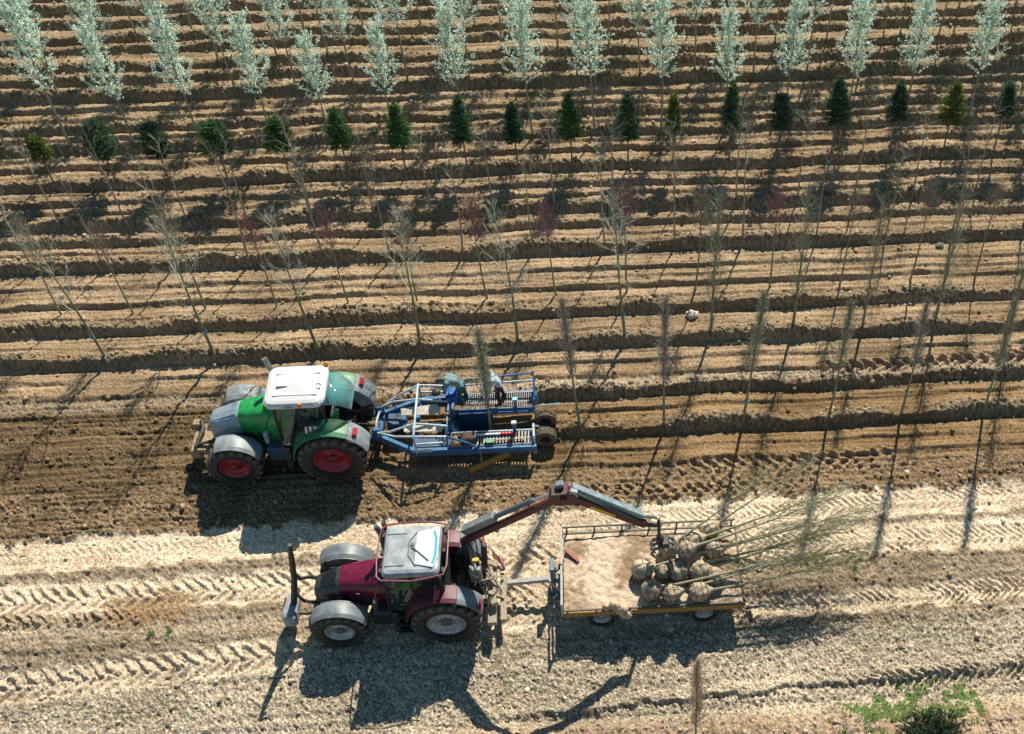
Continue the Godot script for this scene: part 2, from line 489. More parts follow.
func build_litter():
	var vm := StandardMaterial3D.new()
	vm.vertex_color_use_as_albedo = true
	vm.roughness = 1.0
	vm.metallic_specular = 0.1
	var spots := []
	rng.seed = 77
	for i in 34000:
		var z := -13.2 - 38.0 * pow(rng.randf(), 1.3)
		var hw := 15.5 + (-13.0 - z) * 0.27
		var x := -3.2 + rng.randf_range(-hw, hw)
		var want := 0.12
		if z < -22.0:
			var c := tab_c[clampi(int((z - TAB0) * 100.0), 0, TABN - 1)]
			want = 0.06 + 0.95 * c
			if z > -26.5 and x < -7.0: want = 0.5
		elif z > -17.0: want = 0.14
		elif z < -21.2: want = 0.9
		if rng.randf() > want: continue
		var y := gh(x, z)
		var s := 0.018 + 0.075 * pow(rng.randf(), 2.6)
		var b := Basis.from_euler(Vector3(rng.randf() * TAU, rng.randf() * TAU, rng.randf() * TAU)).scaled(Vector3(s, s * rng.randf_range(0.6, 1.0), s * rng.randf_range(0.7, 1.3)))
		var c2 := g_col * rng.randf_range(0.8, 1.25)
		spots.append([Transform3D(b, Vector3(x, y + s * 0.2, z)), Color(c2.x, c2.y, c2.z)])
	scatter("soil_clods", "brown crumbs and clods of soil lying along the furrows", "soil clods", lump_mesh(3, 0.7, 4, 6), vm, spots)
	# straw and stalks on the rough strip at the front
	var blade := MB.new()
	blade.box(Vector3.ZERO, Vector3(1.0, 0.05, 0.07), Basis.IDENTITY, 0.0)
	spots = []
	for i in 7000:
		var z := rng.randf_range(-17.6, -12.4)
		var x := rng.randf_range(-19.0, 14.0)
		if rng.randf() > smoothstep(-17.6, -16.4, z) + 0.08: continue
		var y := gh(x, z)
		var chip := i % 2 == 0
		var l := rng.randf_range(0.03, 0.08) if chip else rng.randf_range(0.04, 0.13)
		var b := Basis.from_euler(Vector3(rng.randf_range(-0.4, 0.4), rng.randf() * TAU, rng.randf_range(-0.4, 0.4))) * Basis.IDENTITY.scaled(Vector3(l, 0.2, 0.7 if chip else 0.14))
		var v := rng.randf_range(0.2, 0.45)
		spots.append([Transform3D(b, Vector3(x, y + 0.015, z)), Color(v, v * 0.93, v * 0.78)])
	scatter("straw_litter", "pale bits of straw and stalk strewn over the rough front strip", "straw", blade.mesh(), vm, spots)
	# grass
	var gb := MB.new()
	for k in 7:
		var a := TAU * k / 7.0
		var d := Vector3(cos(a), 0, sin(a))
		var s := Vector3(-d.z, 0, d.x) * 0.07
		var tip := d * (0.35 + 0.12 * (k % 3)) + Vector3(0, 0.85 - 0.15 * (k % 2), 0)
		var mid := d * 0.12 + Vector3(0, 0.5, 0)
		gb.tri(s, mid + s * 0.8, -s)
		gb.tri(-s, mid + s * 0.8, mid - s * 0.8)
		gb.tri(mid - s * 0.8, mid + s * 0.8, tip)
	var gm := gb.mesh()
	var grassm := StandardMaterial3D.new()
	grassm.vertex_color_use_as_albedo = true
	grassm.roughness = 0.8
	grassm.backlight_enabled = true
	grassm.backlight = Color(0.4, 0.4, 0.4)
	spots = []
	for i in 7000:
		var x := rng.randf_range(5.2, 9.5)
		var z := -13.95 - 0.06 * (x - 7.0) + rng.randf_range(-0.75, 0.7)
		var k := n_edge.get_noise_2d(x * 1.3, z * 1.3 + 9.0) + 0.55 - absf(z + 13.95 + 0.06 * (x - 7.0)) * 1.1 - maxf(0.0, 6.4 - x) * 0.7
		if rng.randf() > k * 1.3: continue
		var s := rng.randf_range(0.05, 0.11)
		var v := rng.randf_range(0.7, 1.25)
		spots.append([Transform3D(Basis(Vector3.UP, rng.randf() * TAU).scaled(Vector3(s * 1.2, s * rng.randf_range(0.4, 0.8), s * 1.2)), Vector3(x, gh(x, z) - 0.01, z)), Color(0.13 * v * rng.randf_range(0.8, 1.5), 0.24 * v, 0.045 * v)])
	scatter("grass_patch", "patch of fresh green grass near the lower right corner", "grass", gm, grassm, spots)
	spots = []
	for i in 1500:
		var z := rng.randf_range(-19.0, -13.4)
		var x := rng.randf_range(-18.0, 13.0)
		var k := n_edge.get_noise_2d(x * 0.5 + 40.0, z * 0.5)
		if k < 0.2: continue
		if x > -9.0 and x < 3.5 and z < -16.0: continue
		var s := rng.randf_range(0.03, 0.1)
		var v := rng.randf_range(0.7, 1.3)
		spots.append([Transform3D(Basis(Vector3.UP, rng.randf() * TAU).scaled(Vector3(s, s * 0.8, s)), Vector3(x, gh(x, z), z)), Color(0.13 * v, 0.17 * v, 0.05 * v)])
	for t in [[7.45, -14.78, 0.16], [7.9, -14.72, 0.26], [8.35, -14.85, 0.14], [-12.6, -17.55, 0.1], [-13.1, -17.5, 0.08], [6.9, -18.5, 0.1]]:
		for i in 26:
			var a := rng.randf() * TAU
			var r: float = t[2] * 1.3 * rng.randf()
			var p := Vector3(t[0] + cos(a) * r, 0, t[1] + sin(a) * r)
			p.y = gh(p.x, p.z)
			var s := rng.randf_range(0.05, 0.11)
			spots.append([Transform3D(Basis(Vector3.UP, a).scaled(Vector3(s, s, s)), p), Color(0.09, 0.2, 0.035) * rng.randf_range(0.8, 1.2)])
	scatter("weeds", "small yellowish green weeds dotted over the rough ground", "weeds", gm, grassm, spots)

# ---------------------------------------------------------------- trees
func rdir(r: RandomNumberGenerator) -> Vector3:
	return Vector3(r.randf_range(-1, 1), r.randf_range(-1, 1), r.randf_range(-1, 1)).normalized()

func leaf(m: MB, p: Vector3, s: float, r: RandomNumberGenerator):
	var nn := (Vector3.UP * 1.5 + rdir(r)).normalized()
	var d := nn.cross(rdir(r)).normalized()
	var e := d.cross(nn).normalized()
	m.tri(p - d * s, p + e * s * 0.55, p + d * s)
	m.tri(p - d * s, p + d * s, p - e * s * 0.55)

# d: h, clear, r0, nb (branches), ang0, ang1 (lean from vertical, low and high), len0, len1, twigs, tl (twig length), tr (twig radius), up (how much branches turn up), leaves (per twig), ls (leaf size)
func tree_meshes(seed_: int, d: Dictionary) -> Array:
	var r := RandomNumberGenerator.new()
	r.seed = seed_
	var h: float = d.h
	var tm := MB.new()
	var pts := []
	var rad := []
	var wob := Vector3(r.randf_range(-1, 1), 0, r.randf_range(-1, 1)) * 0.012 * h
	var n := 9
	for i in n:
		var t := float(i) / (n - 1)
		pts.append(Vector3(0, t * h, 0) + wob * sin(t * PI * 1.3) + Vector3(r.randf_range(-1, 1), 0, r.randf_range(-1, 1)) * 0.018 * t)
		rad.append(lerpf(d.r0, 0.008, pow(t, 0.8)))
	pts[0].y = -0.15
	tm.path(pts, rad, 7, false)
	var cm := MB.new()
	var lm := MB.new(true)
	var nb: int = d.nb
	for b in nb:
		var t: float = pow((b + r.randf()) / nb, d.get("bias", 1.0))
		var hb: float = lerpf(d.clear, h * 0.97, t)
		var f := hb / h * (n - 1)
		var i0 := mini(int(f), n - 2)
		var p: Vector3 = pts[i0].lerp(pts[i0 + 1], f - i0)
		var az := b * 2.399 + r.randf_range(-0.4, 0.4)
		var ang: float = lerpf(d.ang0, d.ang1, t) * r.randf_range(0.8, 1.2)
		var bl: float = lerpf(d.len0, d.len1, t) * r.randf_range(0.65, 1.15)
		if d.has("belly"): bl *= 0.35 + 0.65 * sin(PI * clampf(t * 0.8 + 0.18, 0, 1))
		var out := Vector3(cos(az), 0, sin(az))
		var segs := 4
		var br: float = d.get("br", 0.014)
		for s in segs:
			var u := float(s) / segs
			var a: float = ang * (1.0 - d.up * u)
			var dir := (out * sin(a) + Vector3.UP * cos(a) + rdir(r) * 0.13).normalized()
			var q := p + dir * bl / segs
			cm.twig(p, q, lerpf(br, d.tr * 1.1, u), lerpf(br, d.tr * 1.1, u + 1.0 / segs))
			for k in d.twigs:
				if s == 0 and k > d.twigs / 2: continue
				var td := (dir * 0.9 + rdir(r) * 0.75 + Vector3.UP * 0.25).normalized()
				var tp := p.lerp(q, r.randf())
				var tl: float = d.tl * r.randf_range(0.5, 1.2)
				var te := tp + td * tl
				cm.twig(tp, te, d.tr, d.tr * 0.5)
				if d.get("fork", 0) > 0:
					for kk in d.fork:
						var o := tp.lerp(te, r.randf_range(0.3, 0.8))
						cm.twig(o, o + (td + rdir(r) * 0.7).normalized() * tl * 0.6, d.tr * 0.75, d.tr * 0.4)
				for kk in d.get("leaves", 0):
					var v := r.randf_range(0.78, 1.12)
					var lc: Color = d.lc
					lm.col(Color(lc.r * v * r.randf_range(0.96, 1.04), lc.g * v, lc.b * v * r.randf_range(0.94, 1.04)))
					leaf(lm, tp.lerp(te, r.randf()) + rdir(r) * 0.045, d.ls * r.randf_range(0.7, 1.25), r)
			p = q
	return [tm.mesh(), cm.mesh(), lm.mesh() if d.get("leaves", 0) > 0 else null]

func conifer_meshes(seed_: int, h0: float, h1: float, rad: float, bushy: float) -> Array:
	var r := RandomNumberGenerator.new()
	r.seed = seed_
	var tm := MB.new()
	tm.path([Vector3(0, -0.15, 0), Vector3(0.01, h0, 0), Vector3(0, h1 - 0.15, 0)], [0.035, 0.03, 0.008], 7, false)
	var cm := MB.new(true)
	var hh := h1 - h0
	var lob := []
	for k in 7: lob.append([r.randf() * TAU, r.randf(), r.randf_range(0.7, 1.3)])
	var nb := int(lerpf(80.0, 74.0, bushy))
	for i in nb:
		var t := pow((i + r.randf()) / nb, 1.15)
		var prof: float = lerpf(pow(1.0 - t, 0.8) * (0.6 + 0.4 * smoothstep(-0.05, 0.14, t)), sqrt(maxf(0.0, 1.0 - pow(t * 1.02, 2.4))) * (0.55 + 0.45 * smoothstep(-0.05, 0.25, t)), bushy)
		var az := i * 2.399 + r.randf_range(-0.35, 0.35)
		var lb := 1.0
		for l in lob:
			var da: float = absf(angle_difference(az, l[0])) * 0.9 + absf(t - l[1]) * 3.0
			lb += 0.3 * exp(-da * da * 3.0) * (l[2] - 0.95) * 3.0
		var R: float = maxf(0.06, rad * prof * lb * r.randf_range(0.72, 1.2))
		var out := Vector3(cos(az), 0, sin(az))
		var rise := lerpf(0.15, 0.75, t) + r.randf_range(-0.1, 0.2)
		var o0 := Vector3(0, h0 + t * hh * 0.97, 0)
		var bd := (out + Vector3.UP * rise * 0.7).normalized()
		var sidev := bd.cross(Vector3.UP).normalized()
		var ns := int(7 + R * 34.0)
		var v := r.randf_range(0.7, 1.3)
		for k in ns:
			var u := pow((k + r.randf()) / ns, 0.75)
			var p := o0 + bd * R * u + sidev * r.randf_range(-0.3, 0.3) * R * u + Vector3(0, r.randf_range(-0.04, 0.04), 0)
			var dir := (bd * 0.9 + sidev * r.randf_range(-0.9, 0.9) + Vector3.UP * r.randf_range(0.0, 0.5)).normalized()
			var vv := v * r.randf_range(0.8, 1.2)
			cm.col(Color(vv, vv * r.randf_range(0.95, 1.05), vv * 0.95))
			var L := r.randf_range(0.09, 0.2)
			for j in 8:
				var e := j / 8.0
				var o := p + dir * L * e
				var nd := (dir * 0.9 + rdir(r) * 0.85).normalized() * 0.08 * (1.0 - 0.4 * e)
				var sd := nd.cross(rdir(r)).normalized() * 0.016
				cm.tri(o - sd, o + nd, o + sd)
	# leader
	for j in 26:
		var o := Vector3(0, h1 - 0.28 + 0.28 * j / 26.0, 0)
		var nd := (rdir(r) + Vector3.UP * 0.9).normalized() * 0.08
		var sd := nd.cross(rdir(r)).normalized() * 0.011
		cm.tri(o - sd, o + nd, o + sd)
	return [tm.mesh(), cm.mesh()]

func leafy_mat(key: String, c: Vector3, vertex := true) -> StandardMaterial3D:
	if mats.has(key): return mats[key]
	var m := StandardMaterial3D.new()
	m.resource_name = key
	m.albedo_color = srgb(c.x, c.y, c.z)
	m.vertex_color_use_as_albedo = vertex
	m.roughness = 0.75
	m.backlight_enabled = true
	m.backlight = Color(0.8, 0.8, 0.8)
	mats[key] = m
	return m

func tree_from(kind: String, meshes: Array, bark: Material, twig: Material, leafm: Material) -> Node3D:
	var o := Node3D.new()
	o.name = kind
	put(meshes[0], "trunk", bark, o)
	var c := put(meshes[1], "crown", twig, o)
	if meshes.size() > 2 and meshes[2] != null:
		put(meshes[2], "leaves", leafm, c)
	return o

func plant(proto: Node3D, kind: String, at: Vector3, turn: float, scl: float, lean: Vector2, label: String, category: String, group: String) -> Node3D:
	var o: Node3D = proto.duplicate()
	o.name = numbered(kind)
	add_child(o)
	var y := gh(at.x, at.z) + at.y
	o.transform = Transform3D(Basis(Vector3(0, 0, 1), -lean.x) * Basis(Vector3(1, 0, 0), lean.y) * Basis(Vector3.UP, turn) * Basis.IDENTITY.scaled(Vector3.ONE * scl), Vector3(at.x, y, at.z))
	tag(o, label, category, group)
	return o

func build_trees():
	var bark_pale := mat("bark_pale", Vector3(0.34, 0.34, 0.27), 0.85, 0.0, 2.5)
	var bark_dark := mat("bark_dark", Vector3(0.17, 0.15, 0.11), 0.9, 0.0, 2.5)
	var bark_green := mat("bark_green", Vector3(0.25, 0.28, 0.17), 0.85, 0.0, 2.5)
	var twig_pale := mat("twig_pale", Vector3(0.42, 0.42, 0.31), 0.85)
	var twig_mid := mat("twig_mid", Vector3(0.36, 0.34, 0.27), 0.85)
	var twig_olive := mat("twig_olive", Vector3(0.27, 0.275, 0.19), 0.85)
	var twig_grey := mat("twig_grey", Vector3(0.27, 0.245, 0.215), 0.85)
	var twig_red := mat("twig_red", Vector3(0.24, 0.115, 0.125), 0.85)
	var twig_brown := mat("twig_brown", Vector3(0.24, 0.20, 0.15), 0.85)
	var leaf_white := leafy_mat("leaf_white", Vector3(0.95, 0.95, 0.95))
	var tie_mat := mat("tie_blue", Vector3(0.03, 0.33, 0.45), 0.6)
	var r := RandomNumberGenerator.new()
	r.seed = 901
	# --- white-leaved trees, four rows
	var white := []
	for k in 5:
		white.append(tree_from("white_tree", tree_meshes(100 + k, {"h": 5.6, "clear": 2.2, "r0": 0.05, "nb": 38, "ang0": 0.9, "ang1": 0.55, "len0": 1.3, "len1": 0.75, "twigs": 3, "tl": 0.28, "tr": 0.006, "up": 0.5, "leaves": 10, "ls": 0.034, "lc": Color(0.70, 0.88, 0.75), "br": 0.013}), bark_pale, twig_olive, leaf_white))
	var wx := [-23.5, -20.95, -18.5, -15.9, -13.1, -10.8, -8.2, -5.4, -2.7, -0.2, 2.5, 5.1, 7.5, 10.1, 12.4, 15.1, 17.6]
	var wh := [5.6, 6.7, 5.3, 5.5, 5.5, 4.7, 5.0, 5.85, 5.95, 6.1, 5.9, 5.3, 5.6, 5.5, 5.3, 5.2, 5.4]
	for i in wx.size():
		var o := plant(white[i % 5], "white_tree", Vector3(wx[i], 0, -39.45 + r.randf_range(-0.05, 0.05)), r.randf() * TAU, wh[i] / 5.7, Vector2(r.randf_range(-0.02, 0.02), r.randf_range(-0.02, 0.02)), "silvery white leafed young tree, %s from the left just behind the conifers" % ORD[i], "tree", "white leafed trees, row nearest the conifers")
		if i % 3 != 1: add_tie(o, 0.75, 0.047, tie_mat)
	var rows := [[-43.05, 1.7, 2.4, "second", 5.5], [-45.35, 0.6, 2.4, "third", 5.4], [-47.5, 1.9, 2.45, "fourth", 5.4]]
	for row in rows:
		var xs := []
		var x: float = row[1]
		while x > -4.2 + row[0] * 0.51: x -= row[2]
		while x < -3.2 - row[0] * 0.49:
			x += row[2]
			xs.append(x)
		for i in xs.size():
			plant(white[(i * 2 + 1) % 5], "white_tree", Vector3(xs[i] + r.randf_range(-0.15, 0.15), 0, row[0] + r.randf_range(-0.06, 0.06)), r.randf() * TAU, row[4] / 5.6 * r.randf_range(0.9, 1.1), Vector2(r.randf_range(-0.025, 0.025), r.randf_range(-0.02, 0.02)), "silvery white leafed young tree, %s from the left in the %s row behind conifers" % [ORD[i], row[3]], "tree", "white leafed trees, %s row" % row[3])
	for o in white: o.free()
	# --- conifers on short stems
	var green_dark := leafy_mat("needle_dark", Vector3(0.06, 0.145, 0.07))
	var green_mid := leafy_mat("needle_mid", Vector3(0.085, 0.20, 0.06))
	var green_yellow := leafy_mat("needle_yellow", Vector3(0.16, 0.215, 0.045))
	var green_blue := leafy_mat("needle_blue", Vector3(0.09, 0.15, 0.10))
	var con := [[-21.01, 1.3, 2.45, 0.42, 1, 2], [-18.67, 1.25, 3.04, 0.62, 1, 0], [-16.66, 1.2, 2.85, 0.52, 1, 0], [-14.43, 1.25, 2.86, 0.66, 1, 1], [-12.05, 1.4, 2.99, 0.55, 1, 1], [-9.79, 1.3, 3.2, 0.58, 0, 1], [-7.57, 1.3, 3.34, 0.55, 0, 1], [-5.2, 1.4, 3.6, 0.5, 0, 0], [-3.24, 1.35, 3.2, 0.46, 0, 0], [-1.12, 1.4, 3.48, 0.5, 0, 1], [1.07, 1.4, 3.55, 0.52, 0, 0], [2.84, 1.6, 3.3, 0.33, 0, 2], [5.03, 1.6, 3.75, 0.48, 0, 0], [6.92, 1.5, 3.2, 0.52, 1, 3], [9.06, 1.6, 3.75, 0.62, 0, 0], [11.37, 1.65, 3.5, 0.5, 0, 3], [13.52, 1.6, 3.55, 0.55, 0, 2], [15.56, 1.8, 3.35, 0.45, 0, 0], [17.7, 1.6, 3.4, 0.5, 0, 0]]
	var look := ["dark green", "bright green", "yellowish green", "greyish green"]
	for i in con.size():
		var c = con[i]
		var o := thing("conifer", "%s %s conifer on a bare stem, %s from the left in its row" % [look[c[5]], "bushy" if c[4] == 1 else "pointed", ORD[i]], "conifer", Vector3(c[0], gh(c[0], -37.2), -37.2), "row of potted-size conifers")
		var ms := conifer_meshes(300 + i, c[1] - 0.15, c[2] - 0.3, c[3], 0.75 if c[4] == 1 else 0.12)
		put(ms[0], "trunk", bark_dark, o)
		put(ms[1], "crown", [green_dark, green_mid, green_yellow, green_blue][c[5]], o)
	# --- thin bare trees with pale twigs
	var thin := []
	for k in 4:
		thin.append(tree_from("bare_tree", tree_meshes(400 + k, {"h": 4.4, "clear": 2.3, "r0": 0.044, "nb": 10, "ang0": 1.0, "ang1": 0.55, "len0": 0.95, "len1": 0.4, "twigs": 2, "tl": 0.34, "tr": 0.004, "up": 0.4, "br": 0.011, "fork": 1}), bark_pale, [twig_mid, twig_brown, twig_mid, twig_grey][k], null))
	var sets := [[-34.9, -17.9, 2.3, 18.0, "bare thin tree with pale twigs, %s from the left in the row before the conifers", "bare trees nearest the conifers"], [-32.65, -15.5, 2.58, 17.0, "bare thin tree, %s from the left in the second row before the conifers", "bare trees, second row before the conifers"]]
	for st in sets:
		var x: float = st[1]
		while x > -22.5: x -= st[2]
		var i := 0
		while x + st[2] < st[3]:
			x += st[2]
			var o := plant(thin[(i * 3 + int(absf(st[0]))) % 4], "bare_tree", Vector3(x + r.randf_range(-0.12, 0.12), 0, st[0] + r.randf_range(-0.06, 0.06)), r.randf() * TAU, r.randf_range(0.82, 1.1), Vector2(r.randf_range(-0.035, 0.035), r.randf_range(-0.03, 0.03)), st[4] % ORD[i], "tree", st[5])
			if i % 2 == 0: add_tie(o, 0.7, 0.035, tie_mat)
			i += 1
	for o in thin: o.free()
	# --- red-twigged trees
	var red := []
	for k in 4:
		red.append(tree_from("red_twig_tree", tree_meshes(500 + k, {"h": 4.2, "clear": 2.55, "r0": 0.042, "nb": 24, "ang0": 0.62, "ang1": 0.3, "len0": 1.0, "len1": 0.55, "twigs": 3, "tl": 0.32, "tr": 0.0045, "up": 0.5, "br": 0.010, "fork": 1}), bark_green, [twig_red, twig_red, twig_brown, twig_red][k], null))
	var rx := [-21.4, -18.95, -16.5, -14.0, -11.55, -9.05, -6.65, -4.2, -1.78, 0.73, 3.15, 5.82, 8.33, 10.85, 13.2, 15.6]
	for i in rx.size():
		plant(red[(i * 3) % 4 if rx[i] > -12.0 and rx[i] < 7.0 else 2], "red_twig_tree", Vector3(rx[i], 0, -30.25), r.randf() * TAU, r.randf_range(0.92, 1.12), Vector2(r.randf_range(-0.03, 0.03), r.randf_range(-0.03, 0.03)), "slim bare tree with fine reddish brown twigs, %s from the left in its row" % ORD[i], "tree", "slim trees with reddish twigs")
	for o in red: o.free()
	# --- spreading bare trees and upright bare trees of the next row
	var spread := []
	for k in 4:
		spread.append(tree_from("spreading_tree", tree_meshes(600 + k, {"h": 5.9, "clear": 2.0, "r0": 0.06, "nb": 19, "ang0": 1.15, "ang1": 0.5, "len0": 1.35, "len1": 0.5, "twigs": 3, "tl": 0.42, "tr": 0.0062, "up": 0.45, "br": 0.017, "fork": 1}), bark_green, twig_pale, null))
	var sx := [-20.2, -16.83, -13.24, -9.79, -6.35, -3.07, 0.57]
	for i in sx.size():
		var o := plant(spread[i % 4], "spreading_tree", Vector3(sx[i], 0, -27.95), r.randf() * TAU, r.randf_range(0.92, 1.08), Vector2([-0.06, -0.1, 0.0, -0.05, 0.02, -0.03, -0.04][i], r.randf_range(-0.02, 0.02)), "bare tree with open spreading pale branches, %s from the left above the green tractor's row" % ORD[i], "tree", "spreading bare trees")
		add_tie(o, 0.95, 0.056, tie_mat)
	for o in spread: o.free()
	var upright := []
	for k in 3:
		upright.append(tree_from("upright_tree", tree_meshes(700 + k, {"h": 5.6, "clear": 0.9, "r0": 0.055, "nb": 34, "ang0": 0.42, "ang1": 0.25, "len0": 1.25, "len1": 0.6, "twigs": 2, "tl": 0.45, "tr": 0.0058, "up": 0.75, "br": 0.013, "fork": 1}), bark_green, twig_olive, null))
	var ux := [3.52, 6.33, 8.75, 11.25, 13.8, 16.3]
	for i in ux.size():
		plant(upright[i % 3], "upright_tree", Vector3(ux[i], 0, -28.05), r.randf() * TAU, r.randf_range(0.94, 1.06), Vector2(r.randf_range(-0.02, 0.02), 0), "bare olive tree with steep upright branches, %s from the left of its kind" % ORD[i], "tree", "upright bare trees on the right")
	for o in upright: o.free()
	# --- columnar trees of the front row
	var slim := []
	for k in 4:
		slim.append(tree_from("columnar_tree", tree_meshes(800 + k, {"h": 5.5, "clear": 2.2, "r0": 0.05, "nb": 70, "ang0": 0.5, "ang1": 0.3, "len0": 0.62, "len1": 0.34, "twigs": 2, "tl": 0.24, "tr": 0.0065, "up": 0.6, "br": 0.010, "fork": 1, "belly": true}), bark_green, [twig_grey, twig_grey, twig_olive, twig_olive][k], null))
	var cx := [-1.02, 1.66, 4.2, 6.95, 9.3, 12.0, 14.6]
	for i in cx.size():
		var o := plant(slim[[0, 1, 2, 3, 1, 2, 3][i]], "columnar_tree", Vector3(cx[i], 0, -24.05), r.randf() * TAU, [1.03, 1.0, 1.03, 0.95, 0.95, 0.93, 0.95][i], Vector2([-0.045, 0.0, 0.05, 0.02, 0.0, -0.02, 0.0][i], r.randf_range(-0.01, 0.01)), "narrow columnar bare tree, %s to the right of the planting machine" % ORD[i], "tree", "columnar trees in the front row")
		add_tie(o, 1.15 if i > 2 else 0.8, 0.05, mat("tie_green", Vector3(0.10, 0.42, 0.22), 0.6) if i > 2 else tie_mat)
	var lifted := plant(slim[2], "columnar_tree", Vector3(-3.84, 0.0, -24.02), 1.0, 0.94, Vector2(0.015, -0.01), "narrow columnar tree standing in the blue planting machine beside the workers", "tree", "columnar trees in the front row")
	lifted.position.y = -0.25
	lifted.scale = Vector3(1.35, 0.94, 1.35)
	# sapling that reaches into the picture from below
	var sap := plant(slim[3], "columnar_tree", Vector3(1.68, 0, -12.7), 2.0, 1.03, Vector2(0, 0), "feathery narrow sapling reaching in at the bottom edge below the trailer", "tree", "")
	sap.scale = Vector3(0.9, 1.03, 0.9)
	sap.get_node("crown").material_override = mat("twig_tan", Vector3(0.40, 0.31, 0.21), 0.9)
	for o in slim: o.free()
	var sh := thing("shrub", "dark round shrub cut off by the bottom edge near the grass patch", "shrub", Vector3(7.85, gh(7.85, -12.8) - 0.05, -12.8))
	var ms := conifer_meshes(990, 0.1, 1.36, 0.78, 1.0)
	put(ms[1], "crown", leafy_mat("needle_shrub", Vector3(0.04, 0.07, 0.032)), sh)
	put(ms[0], "stem", bark_dark, sh)

func add_tie(o: Node3D, y: float, rad: float, m: Material):
	if not mats.has("tie_mesh_%s" % y):
		var t := MB.new()
		t.lathe(Vector3(0, 0, 0), Vector3.UP, [Vector2(1.0, -0.05), Vector2(1.25, -0.03), Vector2(1.25, 0.03), Vector2(1.0, 0.05)], 8)
		t.box(Vector3(1.5, 0, 0), Vector3(0.9, 0.05, 0.5), Basis.IDENTITY, 0.0)
		mats["tie_mesh_%s" % y] = t.mesh()
	var q := put(mats["tie_mesh_%s" % y], "tie", m, o)
	q.position = Vector3(0, y, 0)
	q.scale = Vector3(rad, 1.0, rad)

# ---------------------------------------------------------------- vehicles
func arc(m: MB, c: Vector3, r0: float, r1: float, z0: float, z1: float, a0: float, a1: float, n := 12, crown := 0.0):
	var rings := []
	for i in n + 1:
		var a := deg_to_rad(lerpf(a0, a1, float(i) / n))
		var d := Vector3(cos(a), sin(a), 0)
		var zm := (z0 + z1) * 0.5
		rings.append([c + d * r0 + Vector3(0, 0, z0), c + d * r1 + Vector3(0, 0, z0), c + d * (r1 + crown) + Vector3(0, 0, lerpf(z0, zm, 0.45)), c + d * (r1 + crown) + Vector3(0, 0, lerpf(z1, zm, 0.45)), c + d * r1 + Vector3(0, 0, z1), c + d * r0 + Vector3(0, 0, z1), c + d * (r0 + crown) + Vector3(0, 0, lerpf(z1, zm, 0.45)), c + d * (r0 + crown) + Vector3(0, 0, lerpf(z0, zm, 0.45))])
	var e := rings.size() - 1
	for i in e:
		var mid := c + Vector3(cos(deg_to_rad(lerpf(a0, a1, (i + 0.5) / n))), sin(deg_to_rad(lerpf(a0, a1, (i + 0.5) / n))), 0) * (r0 + r1 + crown) * 0.5 + Vector3(0, 0, (z0 + z1) * 0.5)
		for k in 8:
			m.st.set_smooth_group(k + 1)
			m.qout(rings[i][k], rings[i][(k + 1) % 8], rings[i + 1][(k + 1) % 8], rings[i + 1][k], mid)
	m.sm(false)
	for q in [0, e]:
		var o: Vector3 = rings[e - q][0]
		m.qout(rings[q][0], rings[q][1], rings[q][2], rings[q][7], o)
		m.qout(rings[q][7], rings[q][2], rings[q][3], rings[q][6], o)
		m.qout(rings[q][6], rings[q][3], rings[q][4], rings[q][5], o)

